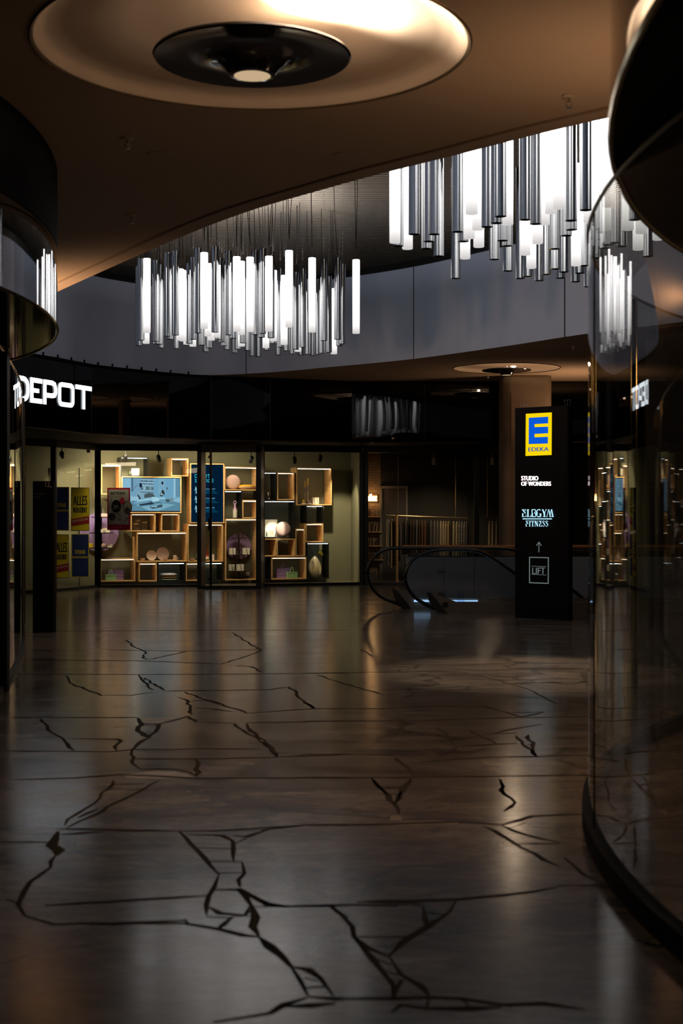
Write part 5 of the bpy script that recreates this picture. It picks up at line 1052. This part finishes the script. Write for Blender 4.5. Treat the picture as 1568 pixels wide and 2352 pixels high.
for l, w_, j in (
 ([(60,408),(620,410),(1100,408),(1568,404)], .014, .2), ([(140,345),(600,348),(980,362)], .012, .3), ([(20,604),(620,604)], .015, .2), ([(880,626),(1060,628)], .014, .2), ([(1110,628),(1568,620)], .022, .3),
 ([(0,754),(500,758),(600,748),(880,745),(1160,745)], .010, .3), ([(600,790),(880,790),(1250,782),(1568,770)], .016, .4), ([(295,415),(330,455),(440,495),(455,505),(590,505),(690,490)], .016, 1), ([(625,412),(660,450),(690,480)], .03, 1),
 ([(650,425),(700,460),(740,482)], .025, 1), ([(740,485),(1220,478),(1300,465)], .014, .4), ([(1300,465),(1335,490),(1352,520),(1410,565)], .045, 1), ([(1410,565),(1110,585)], .012, .4), ([(830,488),(890,512),(1000,545),(1110,585)], .030, 1),
 ([(800,512),(840,525),(855,560),(865,590)], .045, 1), ([(855,530),(920,525),(990,548)], .02, 1), ([(870,560),(960,565),(1050,578)], .02, 1), ([(620,605),(640,635),(620,665),(670,695),(705,660),(712,635),(640,632)], .055, .8), ([(712,632),(800,612),(850,598),(880,626)], .045, .8), ([(655,640),(700,645)], .03, 1), ([(660,668),(700,672)], .03, 1),
 ([(670,695),(610,735),(590,770),(595,810),(630,835)], .045, 1), ([(185,608),(215,660),(285,700),(335,752)], .030, 1), ([(270,712),(300,712)], .05, 1), ([(300,700),(530,702),(545,710),(515,735),(525,755)], .02, .6),
 ([(1055,628),(1110,675),(1170,710),(1245,780)], .035, 1), ([(1110,630),(1130,665),(1190,705),(1245,780)], .045, 1), ([(1110,660),(1135,650)], .03, 1), ([(1130,685),(1160,678)], .03, 1), ([(1150,702),(1185,695)], .03, 1), ([(1340,775),(1370,772)], .06, 1),
 ([(625,835),(790,835)], .014, .5), ([(790,835),(850,850),(880,865)], .035, 1), ([(880,792),(890,820),(878,868)], .06, 1), ([(570,255),(610,290),(655,310),(640,335),(665,345),(840,305)], .030, .8), ([(1045,220),(1120,270),(1175,300),(1120,325),(990,365)], .025, .8), ([(1060,370),(1130,375),(1180,402)], .02, .8), ([(480,298),(620,302),(850,305),(1180,298)], .012, .3), ([(240,215),(800,212),(1568,210)], .012, .3)):
    crack(z3(l), w_, j)
for l, w_, j in (
 ([(0,372),(500,366),(1470,345)], .012, .2), ([(60,380),(180,420),(410,485)], .02, .7), ([(0,620),(500,618),(1050,602),(1470,595)], .012, .3), ([(0,520),(50,555),(400,555),(830,538)], .015, .3), ([(900,535),(1050,578),(1110,598),(1230,572),(1060,575)], .02, .6),
 ([(685,650),(735,700),(785,750)], .035, .8), ([(785,752),(980,738),(1090,735)], .02, .5), ([(700,800),(785,752)], .02, .6), ([(845,665),(910,700),(985,735)], .03, .7), ([(980,680),(1100,655),(1220,635)], .015, .5), ([(910,685),(1090,680)], .015, .4),
 ([(1085,695),(1120,740),(1195,800)], .05, .9), ([(1150,688),(1170,745),(1195,805)], .045, .9), ([(1110,705),(1160,700)], .02, 1), ([(1130,745),(1165,735)], .02, 1), ([(590,830),(950,805),(1470,795)], .014, .3), ([(465,805),(520,850),(565,905)], .04, .8), ([(0,790),(465,792)], .016, .4), ([(0,912),(560,908),(1200,900),(1568,895)], .014, .2),
 ([(345,912),(400,975),(450,1030)], .035, .8), ([(545,912),(520,960),(480,1000),(460,1040)], .025, 1), ([(400,965),(500,962)], .02, 1), ([(420,995),(480,990)], .02, 1), ([(1010,920),(1005,975),(1080,1030)], .02, 1), ([(240,50),(420,70),(480,45)], .02, .8), ([(290,250),(345,288)], .03, 1), ([(960,400),(1150,455),(1290,530)], .016, .7), ([(800,365),(980,405)], .012, .7)):
    crack(z4(l), w_, j)
for l, w_, j in (
 ([(60,178),(340,170),(540,155),(880,172),(1568,168)], .014, .4), ([(720,180),(640,225),(560,265),(420,340),(300,395)], .022, .8), ([(510,180),(450,260),(350,330),(290,385)], .02, 1), ([(520,200),(650,195)], .012, .6), ([(560,225),(640,222)], .015, .6), ([(350,350),(440,310)], .015, 1),
 ([(260,400),(800,410)], .018, .5), ([(800,410),(980,408),(1180,395),(1390,382)], .024, .6), ([(1390,385),(1568,385)], .008, .3), ([(262,410),(245,450),(255,520)], .08, 1), ([(250,520),(190,600),(110,680),(80,740),(110,790)], .03, 1), ([(275,425),(470,412)], .012, .6),
 ([(808,412),(860,470),(920,530),(985,605)], .030, .5), ([(840,425),(1000,430),(1048,455),(1050,490),(1052,545)], .022, 1), ([(880,485),(1045,488)], .018, .8), ([(940,545),(1090,548)], .022, .8), ([(975,600),(1095,597)], .026, .8), ([(985,605),(965,660),(940,700),(930,790)], .035, .9), ([(1050,430),(1110,435),(1215,400)], .020, .8), ([(1090,550),(1100,600),(1080,660)], .05, 1), ([(1050,470),(1110,440)], .02, .8),
 ([(960,675),(1075,672),(1130,700),(1195,735),(1300,748)], .035, 1), ([(1075,680),(1130,745),(1100,785)], .022, 1), ([(940,750),(990,780),(1100,788),(1140,760)], .022, 1), ([(1135,745),(1150,800),(1165,880)], .055, 1), ([(200,745),(500,728),(935,700)], .018, .4), ([(110,790),(240,830),(640,822),(830,812)], .018, .5), ([(650,828),(830,825),(980,850),(1100,880),(1165,885)], .03, .8),
 ([(830,805),(850,830)], .03, .8), ([(930,795),(1040,800),(1000,835),(980,850)], .025, 1), ([(1040,795),(1130,790)], .018, 1), ([(1165,885),(1215,930),(1270,975),(1310,1020)], .060, 1), ([(1310,1020),(1380,1030),(1440,1070),(1500,1150)], .04, 1), ([(1310,1020),(1350,1080),(1385,1150)], .035, 1), ([(1370,1070),(1430,1085)], .02, 1), ([(1370,1115),(1460,1110)], .02, 1),
 ([(1380,1160),(1280,1190),(1215,1230),(960,1270)], .03, .8), ([(1385,1155),(1510,1165),(1568,1165)], .03, .8), ([(1270,1200),(1400,1195),(1510,1185)], .015, .8), ([(1150,750),(1300,748),(1490,745),(1568,742)], .016, .4), ([(1490,745),(1568,800)], .03, 1), ([(30,720),(110,740)], .02, 1), ([(0,460),(240,460)], .012, .4)):
    crack(z5(l), w_, j)
for l, w_, j in (
 ([(440,82),(500,150),(530,185),(550,225)], .028, .8), ([(595,90),(555,145),(530,185)], .022, 1), ([(480,120),(560,118)], .012, 1), ([(0,290),(180,270),(480,268),(790,258),(960,270)], .018, .6), ([(890,275),(1000,335),(1130,410),(1200,440)], .018, .7), ([(950,85),(960,130),(1015,180),(970,215)], .015, 1),
 ([(960,270),(1080,235),(1310,225)], .018, .8), ([(960,270),(1060,310),(1200,340)], .02, 1), ([(1000,345),(1190,345)], .015, 1), ([(1060,260),(1000,280)], .02, 1), ([(1210,400),(1290,470),(1370,505)], .015, .7), ([(380,578),(600,575),(780,568),(960,552),(1180,520)], .020, .6), ([(1180,515),(1370,508)], .015, .5), ([(0,570),(30,590),(110,598)], .045, 1), ([(110,594),(380,590),(640,588)], .012, .4),
 ([(270,592),(330,640),(370,715),(440,800),(495,870),(525,960)], .030, 1), ([(370,715),(430,765),(510,795)], .035, .8), ([(510,795),(570,735),(660,680),(750,620),(780,570)], .024, .7), ([(645,590),(655,650),(665,680)], .03, 1), ([(660,620),(735,628)], .02, 1), ([(670,655),(710,650)], .02, 1), ([(385,718),(580,718)], .008, .4), ([(510,795),(560,870),(640,915),(670,950)], .035, 1), ([(440,800),(520,830)], .02, 1), ([(480,850),(545,870)], .02, 1), ([(500,890),(560,890),(530,960)], .03, 1),
 ([(290,965),(520,965),(670,960),(800,965),(960,990),(1130,985),(1300,1010)], .022, .7), ([(520,1020),(560,990),(660,1005),(840,1005),(960,1000)], .022, .9), ([(670,960),(660,1005)], .02, 1), ([(800,965),(840,1005)], .02, 1), ([(960,985),(1000,1000)], .02, 1)):
    crack(z6(l), w_, j)
struct(jm.build('floor_joints', M_grout))
im = MB()
for l in (z5([(560,155),(700,139),(790,141),(850,158),(880,172),(700,173),(565,170)]), z6([(480,272),(560,256),(700,252),(790,258),(790,266),(600,272)]), z6([(515,238),(545,230),(565,240),(560,252),(515,252)]), z3([(620,608),(790,604),(800,612),(720,628),(640,628)])):
    P = [((x-CX)/F*(EYE*F/(y-CY)), EYE*F/(y-CY), .0005) for x, y in l]; im.add(P, [list(range(len(P)))])
struct(im.build('floor_inlay', textured('sandy_stone', (.26, .18, .09), (.36, .26, .14), (5, 8, 5), rough=.25)))
